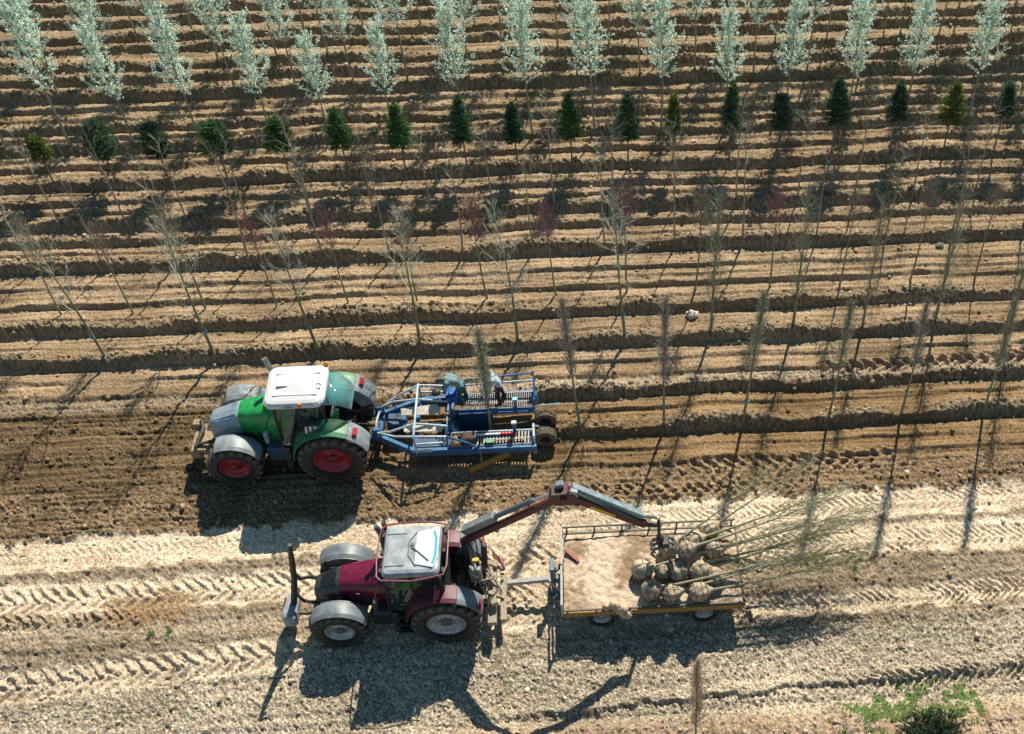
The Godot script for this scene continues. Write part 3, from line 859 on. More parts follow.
func wheel(parent: Node3D, at: Vector3, R: float, W: float, rim: float, side: float, rimm: Material, tyrem: Material, lugs := 19, hubm: Material = null):
	var w := sub("wheel", parent, at)
	var m := MB.new()
	var d := R - rim
	var prof := [Vector2(rim, -0.40 * W), Vector2(rim + 0.18 * d, -0.47 * W), Vector2(rim + 0.55 * d, -0.5 * W), Vector2(R - 0.2 * d, -0.475 * W), Vector2(R * 0.95, -0.40 * W), Vector2(R * 0.965, 0.0), Vector2(R * 0.95, 0.40 * W), Vector2(R - 0.2 * d, 0.475 * W), Vector2(rim + 0.55 * d, 0.5 * W), Vector2(rim + 0.18 * d, 0.47 * W), Vector2(rim, 0.40 * W)]
	m.lathe(Vector3.ZERO, Vector3(0, 0, 1), prof, 32)
	put(m, "tyre", tyrem, w)
	m = MB.new()
	for s in [-1.0, 1.0]:
		for k in lugs:
			var a: float = TAU * (k + (0.5 if s > 0 else 0.0)) / lugs
			var hw := 0.27 * TAU / lugs
			var pts := []
			for e in [[0.0, 0.0, 0.95, 1.0], [0.46, 0.42, 0.93, 0.995], [0.515, 0.46, 0.86, 0.93]]:
				var ring := []
				for q in [[-hw, e[2]], [hw, e[2]], [hw, e[3]], [-hw, e[3]]]:
					var aa: float = a + e[1] * TAU / lugs * 1.6 + q[0]
					ring.append(Vector3(cos(aa) * R * q[1], sin(aa) * R * q[1], s * (e[0] * W - (0.02 * W if e[0] == 0.0 else 0.0))))
				pts.append(ring)
			m.loft(pts)
	put(m, "tread", mat("tread_dusty", Vector3(0.115, 0.098, 0.075), 0.95, 0.0, 2.0), w).set_meta("kind", "stuff")
	m = MB.new()
	m.lathe(Vector3.ZERO, Vector3(0, 0, side), [Vector2(rim + 0.012, 0.41 * W), Vector2(rim * 0.93, 0.40 * W), Vector2(rim * 0.86, 0.26 * W), Vector2(rim * 0.62, 0.13 * W), Vector2(rim * 0.52, 0.16 * W), Vector2(rim * 0.46, 0.24 * W), Vector2(0.0, 0.25 * W)], 28, true, Vector3(0, 0, -4.0 * side))
	m.lathe(Vector3.ZERO, Vector3(0, 0, -side), [Vector2(rim + 0.012, 0.41 * W), Vector2(rim * 0.9, 0.2 * W), Vector2(0.0, 0.05 * W)], 28, true, Vector3(0, 0, 4.0 * side))
	var rm := put(m, "rim", rimm, w)
	m = MB.new()
	m.lathe(Vector3.ZERO, Vector3(0, 0, side), [Vector2(rim * 0.30, 0.24 * W), Vector2(rim * 0.28, 0.36 * W), Vector2(rim * 0.2, 0.38 * W), Vector2(0, 0.39 * W)], 16, true)
	for k in 8:
		var a := TAU * k / 8.0
		m.tube(Vector3(cos(a) * rim * 0.4, sin(a) * rim * 0.4, side * 0.24 * W), Vector3(cos(a) * rim * 0.4, sin(a) * rim * 0.4, side * 0.29 * W), 0.018, 6)
	put(m, "hub", hubm if hubm else rimm, w)

func hood_ring(x: float, w: float, y0: float, y1: float) -> Array:
	return [Vector3(x, y0, -w), Vector3(x, lerpf(y0, y1, 0.55), -w), Vector3(x, y1 - 0.14, -w * 0.94), Vector3(x, y1 - 0.03, -w * 0.72), Vector3(x, y1, -w * 0.3), Vector3(x, y1, w * 0.3), Vector3(x, y1 - 0.03, w * 0.72), Vector3(x, y1 - 0.14, w * 0.94), Vector3(x, lerpf(y0, y1, 0.55), w), Vector3(x, y0, w)]

func slab(m: MB, x0: float, x1: float, hz: float, y0: float, y1: float, r: float, bulge := 0.0):
	# rounded slab, like a cab roof
	var rings := []
	for e in [[y0, 0.05], [y0 + 0.04, 0.0], [y1 - 0.09, 0.0], [y1 - 0.03, 0.05], [y1, 0.14]]:
		var ring := []
		for c in [[1, 1, 0], [-1, 1, 90], [-1, -1, 180], [1, -1, 270]]:
			for k in 4:
				var a := deg_to_rad(c[2] + 90.0 * k / 3.0)
				var cx: float = (x1 - e[1] - r) if c[0] > 0 else (x0 + e[1] + r)
				var cz: float = (hz - e[1] - r) * c[1]
				ring.append(Vector3(cx + cos(a) * r, e[0], cz + sin(a) * r))
		rings.append(ring)
	m.sm(false)
	for i in rings.size() - 1:
		for k in 16:
			m.qout(rings[i][k], rings[i][(k + 1) % 16], rings[i + 1][(k + 1) % 16], rings[i + 1][k], Vector3((x0 + x1) * 0.5, (y0 + y1) * 0.5, 0))
	var top := Vector3((x0 + x1) * 0.5, y1 + bulge, 0)
	var bot := Vector3((x0 + x1) * 0.5, y0, 0)
	for k in 16:
		m.tout(rings[4][k], rings[4][(k + 1) % 16], top, bot)
		m.tout(rings[0][k], rings[0][(k + 1) % 16], bot, top)

func quad_plate(m: MB, a: Vector3, b: Vector3, c: Vector3, d: Vector3, t := 0.012):
	var n := (b - a).cross(d - a).normalized() * t * 0.5
	m.loft([[a - n, b - n, c - n, d - n], [a + n, b + n, c + n, d + n]])

# the part that both tractors share; x = 0 at the rear axle, the nose points to -x
func tractor(t: Node3D, p: Dictionary):
	var dark := mat("chassis_dark", Vector3(0.035, 0.036, 0.038), 0.6, 0.0, 0.9)
	var black := mat("plastic_black", Vector3(0.02, 0.021, 0.023), 0.5)
	var tyre := mat("tyre", Vector3(0.045, 0.045, 0.044), 0.9, 0.0, 1.3)
	var m := MB.new()
	m.box(Vector3(-p.wb * 0.5 + 0.1, 0.88, 0), Vector3(p.wb + 0.5, 0.5, 0.5), Basis.IDENTITY, 0.04)
	m.box(Vector3(0, p.R, 0), Vector3(0.55, 0.55, 1.2), Basis.IDENTITY, 0.06)
	m.box(Vector3(-0.8, 0.78, 0), Vector3(1.2, 0.5, 1.1), Basis.IDENTITY, 0.05)
	m.tube(Vector3(0, p.R, -p.half + 0.3), Vector3(0, p.R, p.half - 0.3), 0.14, 12)
	m.tube(Vector3(-p.wb, p.Rf, -p.half + 0.3), Vector3(-p.wb, p.Rf, p.half - 0.3), 0.1, 12)
	m.box(Vector3(-p.wb, p.Rf, 0), Vector3(0.35, 0.35, 0.6), Basis.IDENTITY, 0.04)
	put(m, "chassis", dark, t)
	for s in [1.0, -1.0]:
		wheel(t, Vector3(0, p.R, s * (p.half - p.W * 0.5)), p.R, p.W, p.rim, s, p.rimm, tyre, 20, p.get("hubm"))
		wheel(t, Vector3(-p.wb, p.Rf, s * (p.half - 0.04 - p.Wf * 0.5)), p.Rf, p.Wf, p.rimf, s, p.rimm, tyre, 18, p.get("hubm"))
		# rear fender: painted front piece and plastic rear piece
		m = MB.new()
		var z0: float = s * 0.62
		var z1: float = s * (p.half - 0.08)
		arc(m, Vector3(0, p.R, 0), p.R + 0.09, p.R + 0.13, z0, z1, p.fen[0], p.fen[1], 9, 0.03)
		m.prism(fender_side(p.R, p.fen[0], p.fen[1]), Vector3(0, p.R, s * 0.60), Vector3.RIGHT, Vector3.UP, Vector3(0, 0, s * 0.05))
		put(m, "fender", p.paint_f, t)
		m = MB.new()
		arc(m, Vector3(0, p.R, 0), p.R + 0.085, p.R + 0.135, z0 - s * 0.005, z1 + s * 0.01, p.fen[1] - 0.6, p.fen[2], 9, 0.03)
		m.prism(fender_side(p.R, p.fen[1] - 0.6, p.fen[2]), Vector3(0, p.R, s * 0.595), Vector3.RIGHT, Vector3.UP, Vector3(0, 0, s * 0.05))
		var fe := put(m, "fender_extension", p.plastic, t)
		fe.set_meta("label", "grey rear piece of the fender")
		m = MB.new()
		arc(m, Vector3(-p.wb, p.Rf, 0), p.Rf + 0.07, p.Rf + 0.10, s * (p.half - p.Wf - 0.02), s * (p.half - 0.06), p.get("ff", 140.0), 25, 12, 0.03)
		m.prism(fender_side(p.Rf, 120, 42), Vector3(-p.wb, p.Rf, s * (p.half - p.Wf - 0.06)), Vector3.RIGHT, Vector3.UP, Vector3(0, 0, s * 0.03))
		put(m, "front_fender", p.plastic, t)
		# steps under the door
		m = MB.new()
		for k in 3:
			m.box(Vector3(-1.15, 0.48 + 0.26 * k, s * (0.98 - 0.07 * k)), Vector3(0.46, 0.035, 0.26), Basis.IDENTITY, 0.008)
		m.beam(Vector3(-1.4, 0.42, s * 1.02), Vector3(-1.4, 1.15, s * 0.84), 0.04, 0.18, Vector3.RIGHT)
		m.beam(Vector3(-0.9, 0.42, s * 1.02), Vector3(-0.9, 1.15, s * 0.84), 0.04, 0.18, Vector3.RIGHT)
		put(m, "steps", black, t)
		m = MB.new()
		m.box(Vector3(-1.75, 0.86, s * 0.66), Vector3(0.62, 0.62, 0.42), Basis.IDENTITY, 0.06)
		put(m, "fuel_tank", p.tank, t)
		# mirror on an arm
		m = MB.new()
		m.path([Vector3(p.cx0 - 0.02, 2.62, s * 0.72), Vector3(p.cx0 - 0.12, 2.5, s * 0.98), Vector3(p.cx0 - 0.14, 2.4, s * 1.22)], [0.018, 0.018, 0.018], 6)
		var arm := put(m, "mirror_arm", black, t)
		m = MB.new()
		m.box(Vector3(p.cx0 - 0.14, 2.25, s * 1.25), Vector3(0.1, 0.42, 0.2), Basis.IDENTITY, 0.03)
		put(m, "mirror", p.get("mirror", black), arm)
	# hood
	m = MB.new()
	m.loft([hood_ring(p.hx1, 0.41, 0.95, p.hy1), hood_ring((p.hx1 + p.hx2) * 0.5, 0.48, 0.98, lerpf(p.hy1, p.hy2, 0.62)), hood_ring(p.hx2, 0.53, 1.0, p.hy2)], true)
	put(m, "hood", p.paint, t)
	m = MB.new()
	m.loft([hood_ring(p.hx0, 0.22, 1.0, p.hy0 - 0.22), hood_ring(p.hx0 + 0.08, 0.33, 0.94, p.hy0 - 0.08), hood_ring(p.hx0 + 0.3, 0.38, 0.93, p.hy0), hood_ring(p.hx1 - 0.002, 0.407, 0.945, p.hy1 - 0.003)], true)
	var gr := put(m, "grille", p.grille, t)
	m = MB.new()
	for k in 9:
		var u := (k + 0.5) / 9.0
		var z := lerpf(-0.24, 0.24, u)
		m.beam(Vector3(p.hx0 + 0.2, p.hy0 - 0.03 - 0.06 * absf(u - 0.5), z * 0.9), Vector3(p.hx1 - 0.08, p.hy1 + 0.0 - 0.05 * absf(u - 0.5), z * 1.1), 0.022, 0.03)
	put(m, "grille_ribs", p.ribs, gr).set_meta("kind", "stuff")
	for s in [-1.0, 1.0]:
		m = MB.new()
		m.box(Vector3(p.hx0 + 0.03, 1.28, s * 0.17), Vector3(0.06, 0.12, 0.14), Basis.IDENTITY, 0.015)
		put(m, "headlight", mat("lens_clear", Vector3(0.75, 0.78, 0.8), 0.15), t)
		m = MB.new()
		for k in 5:
			m.box(Vector3(lerpf(p.hx1 - 0.3, p.hx2 - 0.35, k / 4.0), 1.32, s * 0.47), Vector3(0.16, 0.34, 0.06), Basis(Vector3(0, 0, 1), 0.2), 0.01)
		put(m, "side_vents", black, t).set_meta("kind", "stuff")
	# cab: floor, pillars, panes
	var cx0: float = p.cx0
	var cx1: float = p.cx1
	var hb := 0.78
	var ht: float = p.roof_half - 0.06
	var yb := 1.2
	var yt: float = p.roof_y
	m = MB.new()
	m.box(Vector3((cx0 + cx1) * 0.5, yb - 0.05, 0), Vector3(cx1 - cx0 + 0.1, 0.16, hb * 2.0), Basis.IDENTITY, 0.03)
	m.box(Vector3(cx1 - 0.02, 1.55, 0), Vector3(0.08, 0.7, 1.3), Basis.IDENTITY, 0.02)
	put(m, "cab_floor", dark, t)
	var corner := func(x: float, s: float, y: float): return Vector3(lerpf(x, x * 1.0, 0), y, s * lerpf(hb, ht, (y - yb) / (yt - yb)))
	for s in [-1.0, 1.0]:
		for q in [[cx0 + 0.02, cx0 + 0.12], [cx0 + 0.78, cx0 + 0.78], [cx1, cx1 - 0.06]]:
			m = MB.new()
			var a: Vector3 = corner.call(q[0], s, yb)
			var b: Vector3 = corner.call(q[1], s, yt)
			m.beam(a, b, 0.06, 0.07, Vector3.RIGHT)
			put(m, "pillar", black, t)
		m = MB.new()
		quad_plate(m, corner.call(cx0 + 0.06, s, yb + 0.05), corner.call(cx0 + 0.76, s, yb + 0.05), corner.call(cx0 + 0.76, s, yt), corner.call(cx0 + 0.14, s, yt))
		var door := put(m, "door_pane", p.glass, t)
		m = MB.new()
		m.beam(corner.call(cx0 + 0.7, s, 1.7) + Vector3(0, 0, s * 0.03), corner.call(cx0 + 0.7, s, 1.95) + Vector3(0, 0, s * 0.03), 0.03, 0.03, Vector3.RIGHT)
		put(m, "handle", black, door)
		m = MB.new()
		quad_plate(m, corner.call(cx0 + 0.8, s, yb + 0.45), corner.call(cx1 - 0.03, s, yb + 0.65), corner.call(cx1 - 0.08, s, yt), corner.call(cx0 + 0.8, s, yt))
		put(m, "side_pane", p.glass, t)
	m = MB.new()
	quad_plate(m, Vector3(cx0, yb + 0.1, -hb + 0.05), Vector3(cx0, yb + 0.1, hb - 0.05), Vector3(cx0 + 0.1, yt, ht - 0.04), Vector3(cx0 + 0.1, yt, -ht + 0.04))
	put(m, "windscreen", p.glass, t)
	m = MB.new()
	if p.get("open_window", false):
		# a curved pane swung out from the roof
		var cuts := []
		for k in 6:
			var u := k / 5.0
			var x := cx1 + 0.02 + 0.66 * sin(u * 1.25) / sin(1.25)
			var y := yt - 0.02 - 0.56 * (1.0 - cos(u * 1.25)) / (1.0 - cos(1.25))
			var z1 := ht - 0.06 - 0.26 * u * u
			cuts.append([Vector3(x, y, -ht + 0.06 + 0.1 * u), Vector3(x, y, z1), Vector3(x - 0.008, y - 0.01, z1), Vector3(x - 0.008, y - 0.01, -ht + 0.06 + 0.1 * u)])
		m.loft(cuts, true)
	else:
		quad_plate(m, Vector3(cx1 - 0.05, yt - 0.02, -ht + 0.06), Vector3(cx1 - 0.05, yt - 0.02, ht - 0.06), Vector3(cx1 + 0.02, 1.9, hb - 0.08), Vector3(cx1 + 0.02, 1.9, -hb + 0.08))
	put(m, "rear_window", p.get("rear_glass", p.glass), t)
	# seat, wheel and console behind the glass
	m = MB.new()
	m.box(Vector3(cx0 + 1.0, 1.62, 0), Vector3(0.5, 0.14, 0.5), Basis.IDENTITY, 0.05)
	m.box(Vector3(cx0 + 1.24, 1.95, 0), Vector3(0.14, 0.6, 0.46), Basis(Vector3(0, 0, 1), -0.12), 0.05)
	m.box(Vector3(cx0 + 1.0, 1.4, 0), Vector3(0.3, 0.34, 0.3), Basis.IDENTITY, 0.03)
	put(m, "seat", mat("seat_cloth", Vector3(0.03, 0.032, 0.035), 0.9), t)
	m = MB.new()
	m.tube(Vector3(cx0 + 0.3, 1.25, 0), Vector3(cx0 + 0.48, 1.9, 0), 0.05, 8)
	var ring := []
	var rr := []
	for k in 17:
		var a := TAU * k / 16.0
		ring.append(Vector3(cx0 + 0.5, 1.92, 0) + Basis(Vector3(0, 0, 1), 0.5) * Vector3(cos(a) * 0.2, 0, sin(a) * 0.2))
		rr.append(0.016)
	m.path(ring, rr, 6, false)
	put(m, "steering_wheel", black, t)
	# rear linkage
	m = MB.new()
	for s in [-1.0, 1.0]:
		m.beam(Vector3(0.25, 0.62, s * 0.32), Vector3(1.05, 0.55, s * 0.42), 0.06, 0.1)
		m.beam(Vector3(0.3, 1.45, s * 0.3), Vector3(0.72, 1.32, s * 0.36), 0.07, 0.09)
		m.tube(Vector3(0.7, 1.3, s * 0.36), Vector3(0.7, 0.62, s * 0.38), 0.03, 8)
	m.tube(Vector3(0.3, 1.2, 0), Vector3(1.1, 1.08, 0), 0.035, 8)
	m.box(Vector3(0.42, 1.1, 0), Vector3(0.3, 0.5, 0.5), Basis.IDENTITY, 0.03)
	for k in 6:
		m.tube(Vector3(0.5, 1.35, -0.25 + 0.1 * k), Vector3(0.6, 1.42, -0.25 + 0.1 * k), 0.025, 6)
	put(m, "rear_linkage", dark, t)

func fender_side(R: float, a0: float, a1: float) -> Array:
	var out := []
	for i in 8:
		var a := deg_to_rad(lerpf(a0, a1, i / 7.0))
		out.append(Vector2(cos(a), sin(a)) * (R + 0.10))
	for i in 8:
		var a := deg_to_rad(lerpf(a1, a0, i / 7.0))
		out.append(Vector2(cos(a), sin(a)) * (R * 0.72))
	return out

func glass(key: String, c: Vector3, a: float) -> StandardMaterial3D:
	var m := mat(key, c, 0.06)
	m.transparency = BaseMaterial3D.TRANSPARENCY_ALPHA
	m.albedo_color.a = a
	return m

func lettering(text: String, size: float, m: Material, parent: Node3D, at: Vector3, basis: Basis, called := "lettering"):
	var tm := TextMesh.new()
	var f := SystemFont.new()
	f.font_names = PackedStringArray(["Droid Sans"])
	tm.font = f
	tm.text = text
	tm.font_size = 32
	tm.pixel_size = size / 32.0
	tm.depth = 0.006
	var o := put(tm, called, m, parent)
	o.transform = Transform3D(basis, at)

func build_green_tractor():
	var t := thing("tractor", "green tractor with white cab roof and red wheel rims", "tractor", Vector3(-8.45, gh_flat(-8.45, -22.9) + 0.02, -23.78))
	var white := mat("roof_white", Vector3(0.56, 0.57, 0.57), 0.4)
	var grey := mat("plastic_grey", Vector3(0.24, 0.29, 0.335), 0.5, 0.0, 0.35)
	var green := mat("paint_green", Vector3(0.025, 0.34, 0.085), 0.28, 0.0, 0.7)
	var dkgreen := mat("paint_green_fender", Vector3(0.02, 0.19, 0.075), 0.5, 0.0, 0.7)
	var black := mat("plastic_black", Vector3(0.02, 0.021, 0.023), 0.5)
	tractor(t, {"wb": 2.98, "R": 1.03, "Rf": 0.83, "W": 0.70, "Wf": 0.60, "rim": 0.55, "rimf": 0.44, "half": 1.36, "rimm": mat("rim_red", Vector3(0.36, 0.012, 0.04), 0.45, 0.0, 1.2), "hubm": mat("hub_red", Vector3(0.16, 0.012, 0.015), 0.5), "paint": green, "paint_f": dkgreen, "plastic": grey, "grille": mat("grille_grey", Vector3(0.30, 0.42, 0.50), 0.45, 0.0, 0.8), "ribs": mat("rib_pale", Vector3(0.5, 0.58, 0.64), 0.45), "tank": mat("tank_blue", Vector3(0.03, 0.07, 0.11), 0.5), "ff": 116.0, "fen": [178.0, 60.0, 18.0], "hx0": -3.72, "hx1": -2.72, "hx2": -1.5, "hy0": 1.92, "hy1": 2.2, "hy2": 2.4, "cx0": -1.55, "cx1": 0.02, "roof_y": 2.88, "roof_half": 0.76, "glass": glass("cab_glass", Vector3(0.02, 0.035, 0.035), 0.24), "rear_glass": glass("rear_glass", Vector3(0.14, 0.40, 0.42), 0.4), "open_window": true, "mirror": grey})
	var m := MB.new()
	slab(m, -1.72, 0.06, 0.78, 2.88, 3.12, 0.26, 0.09)
	var roof := put(m, "cab_roof", white, t)
	m = MB.new()
	m.box(Vector3(-1.62, 3.0, 0), Vector3(0.06, 0.08, 1.1), Basis.IDENTITY, 0.02)
	put(m, "light_bar", white, roof)
	for z in [-0.42, 0.42]:
		m = MB.new()
		m.beam(Vector3(-1.45, 3.135, z), Vector3(-0.15, 3.135, z), 0.1, 0.05)
		put(m, "roof_rib", white, roof)
	m = MB.new()
	m.box(Vector3(-1.2, 3.19, -0.05), Vector3(0.34, 0.05, 0.42), Basis.IDENTITY, 0.02)
	put(m, "roof_vent", white, roof)
	m = MB.new()
	m.path([Vector3(-0.2, 3.16, 0.12), Vector3(-0.16, 3.26, 0.12), Vector3(-0.05, 3.2, 0.14)], [0.012, 0.012, 0.03], 6)
	put(m, "antenna", black, roof)
	for q in [[-0.62, 0.82], [-0.05, -0.78]]:
		m = MB.new()
		m.lathe(Vector3(q[0], 3.02, q[1]), Vector3.UP, [Vector2(0.0, 0.0), Vector2(0.055, 0.0), Vector2(0.055, 0.11), Vector2(0.035, 0.15), Vector2(0, 0.16)], 12)
		put(m, "beacon", mat("beacon_orange", Vector3(0.75, 0.25, 0.02), 0.3), t)
	lettering("FENDT", 0.10, mat("letter_dark", Vector3(0.03, 0.05, 0.04), 0.5), roof, Vector3(-0.95, 2.99, 0.785), Basis.IDENTITY)
	# work lights and red-white warning plates
	for s in [1.0, -1.0]:
		m = MB.new()
		m.box(Vector3(0.72, 1.86, s * 1.05), Vector3(0.22, 0.16, 0.4), Basis(Vector3(0, 0, 1), -0.6), 0.02)
		put(m, "lamp_bracket", mat("bracket_white", Vector3(0.7, 0.7, 0.7), 0.5), t)
		m = MB.new()
		m.box(Vector3(0.78, 1.95, s * 1.0), Vector3(0.14, 0.16, 0.3), Basis(Vector3(0, 0, 1), -0.6), 0.015)
		put(m, "tail_light", mat("lens_red", Vector3(0.36, 0.015, 0.025), 0.3), t)
	m = MB.new()
	var pb := Basis(Vector3(1, 0, 0), -0.7)
	m.box(Vector3(-0.42, 2.15, 0.98), Vector3(0.42, 0.2, 0.015), pb, 0.003)
	var plate := put(m, "warning_plate", mat("plate_white", Vector3(0.8, 0.8, 0.8), 0.4), t)
	m = MB.new()
	for k in 3:
		m.prism([Vector2(-0.19 + 0.14 * k, -0.095), Vector2(-0.12 + 0.14 * k, -0.095), Vector2(-0.2 + 0.14 * k + 0.06, 0.095), Vector2(-0.27 + 0.14 * k + 0.06, 0.095)], Vector3(-0.42, 2.15, 0.98) + pb * Vector3(0.05, 0, 0.009), pb.x, pb.y, pb.z * 0.002)
	put(m, "stripes", mat("stripe_red", Vector3(0.6, 0.02, 0.03), 0.4), plate)
	# green rear frame beside the cab and the exhaust stack
	m = MB.new()
	m.beam(Vector3(0.05, 2.05, 0.55), Vector3(0.28, 2.35, 0.4), 0.07, 0.1)
	m.beam(Vector3(0.28, 2.35, 0.4), Vector3(0.15, 1.6, 0.5), 0.07, 0.1)
	put(m, "rear_frame", green, t)
	m = MB.new()
	m.path([Vector3(-1.62, 1.7, -0.62), Vector3(-1.66, 2.8, -0.74), Vector3(-1.86, 3.3, -0.92)], [0.075, 0.08, 0.09], 12)
	put(m, "exhaust_pipe", mat("steel_dull", Vector3(0.28, 0.29, 0.3), 0.45, 0.6), t)
	# front linkage with its clay-covered ballast block
	var clay := mat("clay_steel", Vector3(0.36, 0.27, 0.17), 0.95, 0.0, 1.8)
	var dark := mat("chassis_dark", Vector3(0.035, 0.036, 0.038), 0.6, 0.0, 0.9)
	m = MB.new()
	m.box(Vector3(-4.28, 0.72, 0.05), Vector3(0.34, 0.34, 1.16), Basis.IDENTITY, 0.05)
	m.box(Vector3(-4.02, 0.86, 0.2), Vector3(0.46, 0.12, 0.8), Basis(Vector3(0, 0, 1), -0.1), 0.03)
	m.box(Vector3(-4.4, 0.95, -0.45), Vector3(0.26, 0.2, 0.3), Basis.IDENTITY, 0.05)
	put(m, "front_ballast", clay, t)
	m = MB.new()
	m.path([Vector3(-4.25, 1.04, -0.5), Vector3(-4.12, 1.06, -0.15), Vector3(-4.2, 1.0, 0.2), Vector3(-4.25, 0.98, 0.5)], [0.06, 0.07, 0.07, 0.06], 8)
	for s in [-1.0, 1.0]:
		m.beam(Vector3(-4.1, 0.7, s * 0.36), Vector3(-3.2, 0.8, s * 0.3), 0.1, 0.14)
	m.beam(Vector3(-4.3, 0.98, 0.42), Vector3(-3.6, 1.05, 0.3), 0.09, 0.07)
	put(m, "front_linkage", dark, t)

func gh_flat(x: float, z: float) -> float:
	# mean height of the ground around a wheel print
	var s := 0.0
	for i in 9: s += gh(x + (i % 3 - 1) * 0.2, z + (i / 3 - 1) * 0.2) / 9.0
	return s

func build_red_tractor():
	var t := thing("tractor", "dark red tractor with grey cab roof pulling the flat trailer", "tractor", Vector3(-4.72, 0.0, -17.97))
	var maroon := mat("paint_maroon", Vector3(0.15, 0.010, 0.04), 0.25, 0.0, 0.7)
	var grey := mat("plastic_slate", Vector3(0.17, 0.205, 0.24), 0.45, 0.0, 0.35)
	var black := mat("plastic_black", Vector3(0.02, 0.021, 0.023), 0.5)
	var dark := mat("chassis_dark", Vector3(0.035, 0.036, 0.038), 0.6, 0.0, 0.9)
	tractor(t, {"wb": 2.93, "R": 0.96, "Rf": 0.76, "W": 0.62, "Wf": 0.52, "rim": 0.52, "rimf": 0.40, "half": 1.24, "rimm": mat("rim_silver", Vector3(0.42, 0.46, 0.48), 0.4, 0.3, 1.2), "hubm": mat("hub_dark", Vector3(0.1, 0.1, 0.1), 0.5), "paint": maroon, "paint_f": mat("paint_maroon_fender", Vector3(0.11, 0.012, 0.03), 0.5, 0.0, 0.7), "plastic": grey, "grille": mat("grille_black", Vector3(0.05, 0.06, 0.065), 0.4, 0.0, 0.8), "ribs": mat("rib_dark", Vector3(0.035, 0.04, 0.045), 0.4), "tank": black, "fen": [172.0, 70.0, 24.0], "hx0": -3.62, "hx1": -2.85, "hx2": -1.5, "hy0": 1.62, "hy1": 1.86, "hy2": 2.02, "cx0": -1.55, "cx1": 0.08, "roof_y": 2.72, "roof_half": 0.84, "glass": glass("cab_glass", Vector3(0.02, 0.035, 0.035), 0.24)})
	var m := MB.new()
	slab(m, -1.5, 0.02, 0.78, 2.72, 2.94, 0.14, 0.02)
	var roof := put(m, "cab_roof", mat("roof_grey", Vector3(0.33, 0.375, 0.42), 0.4, 0.0, 0.35), t)
	m = MB.new()
	m.prism([Vector2(-0.62, 0.5), Vector2(-0.14, 0.62), Vector2(-0.03, 0.3), Vector2(-0.03, -0.3), Vector2(-0.14, -0.62), Vector2(-0.62, -0.5)], Vector3(0, 2.945, 0), Vector3.RIGHT, Vector3(0, 0, 1), Vector3(0, 0.03, 0))
	put(m, "roof_hatch", mat("hatch_white", Vector3(0.56, 0.66, 0.65), 0.15), roof)
	m = MB.new()
	m.prism([Vector2(-0.13, 0.52), Vector2(-0.06, 0.27), Vector2(-0.06, -0.27), Vector2(-0.13, -0.52), Vector2(-0.19, -0.5), Vector2(-0.13, -0.26), Vector2(-0.13, 0.26), Vector2(-0.19, 0.5)], Vector3(0, 2.978, 0), Vector3.RIGHT, Vector3(0, 0, 1), Vector3(0, 0.004, 0))
	put(m, "hatch_stripe", mat("hatch_blue", Vector3(0.10, 0.36, 0.48), 0.2), roof)
	m = MB.new()
	m.beam(Vector3(-0.74, 2.99, -0.05), Vector3(-0.26, 2.995, 0.42), 0.03, 0.02)
	m.path([Vector3(-0.6, 2.965, -0.55), Vector3(-0.82, 2.965, -0.2), Vector3(-0.82, 2.965, 0.2), Vector3(-0.6, 2.965, 0.55)], [0.014, 0.014, 0.014, 0.014], 6)
	m.box(Vector3(-0.72, 2.97, -0.12), Vector3(0.1, 0.05, 0.1))
	put(m, "roof_wiper", mat("wiper_grey", Vector3(0.12, 0.13, 0.14), 0.5), roof)
	for z in [-0.5, 0.5]:
		m = MB.new()
		m.box(Vector3(-1.15, 2.95, z), Vector3(0.5, 0.03, 0.05), Basis.IDENTITY, 0.01)
		put(m, "roof_rib", mat("roof_grey", Vector3(0.44, 0.48, 0.53)), roof)
	# guard rail round the roof
	m = MB.new()
	var ring := []
	var rr := []
	for q in [[-1.5, -0.86], [-1.0, -0.92], [-0.3, -0.9], [0.12, -0.8], [0.2, -0.5], [0.2, 0.5], [0.12, 0.78], [-0.3, 0.88], [-0.7, 0.94], [-1.5, 0.88], [-1.62, 0.76], [-1.66, 0.3], [-1.66, -0.3], [-1.62, -0.74], [-1.5, -0.86]]:
		ring.append(Vector3(q[0], 2.84, q[1]))
		rr.append(0.024)
	m.path(ring, rr, 8, false)
	put(m, "roof_guard", mat("guard_rose", Vector3(0.25, 0.09, 0.12), 0.35, 0.0, 0.8), t)
	for k in 6:
		m = MB.new()
		m.box(Vector3([-1.55, -1.55, -1.55, 0.1, 0.1, 0.1][k], 2.78, [-0.55, 0.0, 0.55, -0.6, 0.0, 0.6][k]), Vector3(0.09, 0.1, 0.14), Basis.IDENTITY, 0.015)
		put(m, "work_light", black, t)
	m = MB.new()
	m.path([Vector3(-1.66, 1.7, -0.66), Vector3(-1.66, 2.75, -0.7), Vector3(-1.76, 2.98, -0.74)], [0.085, 0.085, 0.07], 12)
	put(m, "exhaust_pipe", mat("slate_metal", Vector3(0.07, 0.09, 0.10), 0.5), t)
	m = MB.new()
	m.box(Vector3(-2.35, 1.62, 0.49), Vector3(0.1, 0.05, 0.012), Basis.IDENTITY, 0.002)
	put(m, "badge", mat("plate_white", Vector3(0.8, 0.8, 0.8), 0.4), t)
	# front guard: a black hoop with arms and a light ballast block at its near end
	m = MB.new()
	m.path([Vector3(-4.3, 0.5, 0.3), Vector3(-4.26, 0.9, 0.25), Vector3(-4.05, 1.9, 0.1), Vector3(-3.93, 2.8, 0.04), Vector3(-3.85, 3.4, 0.0)], [0.09, 0.09, 0.085, 0.08, 0.06], 8)
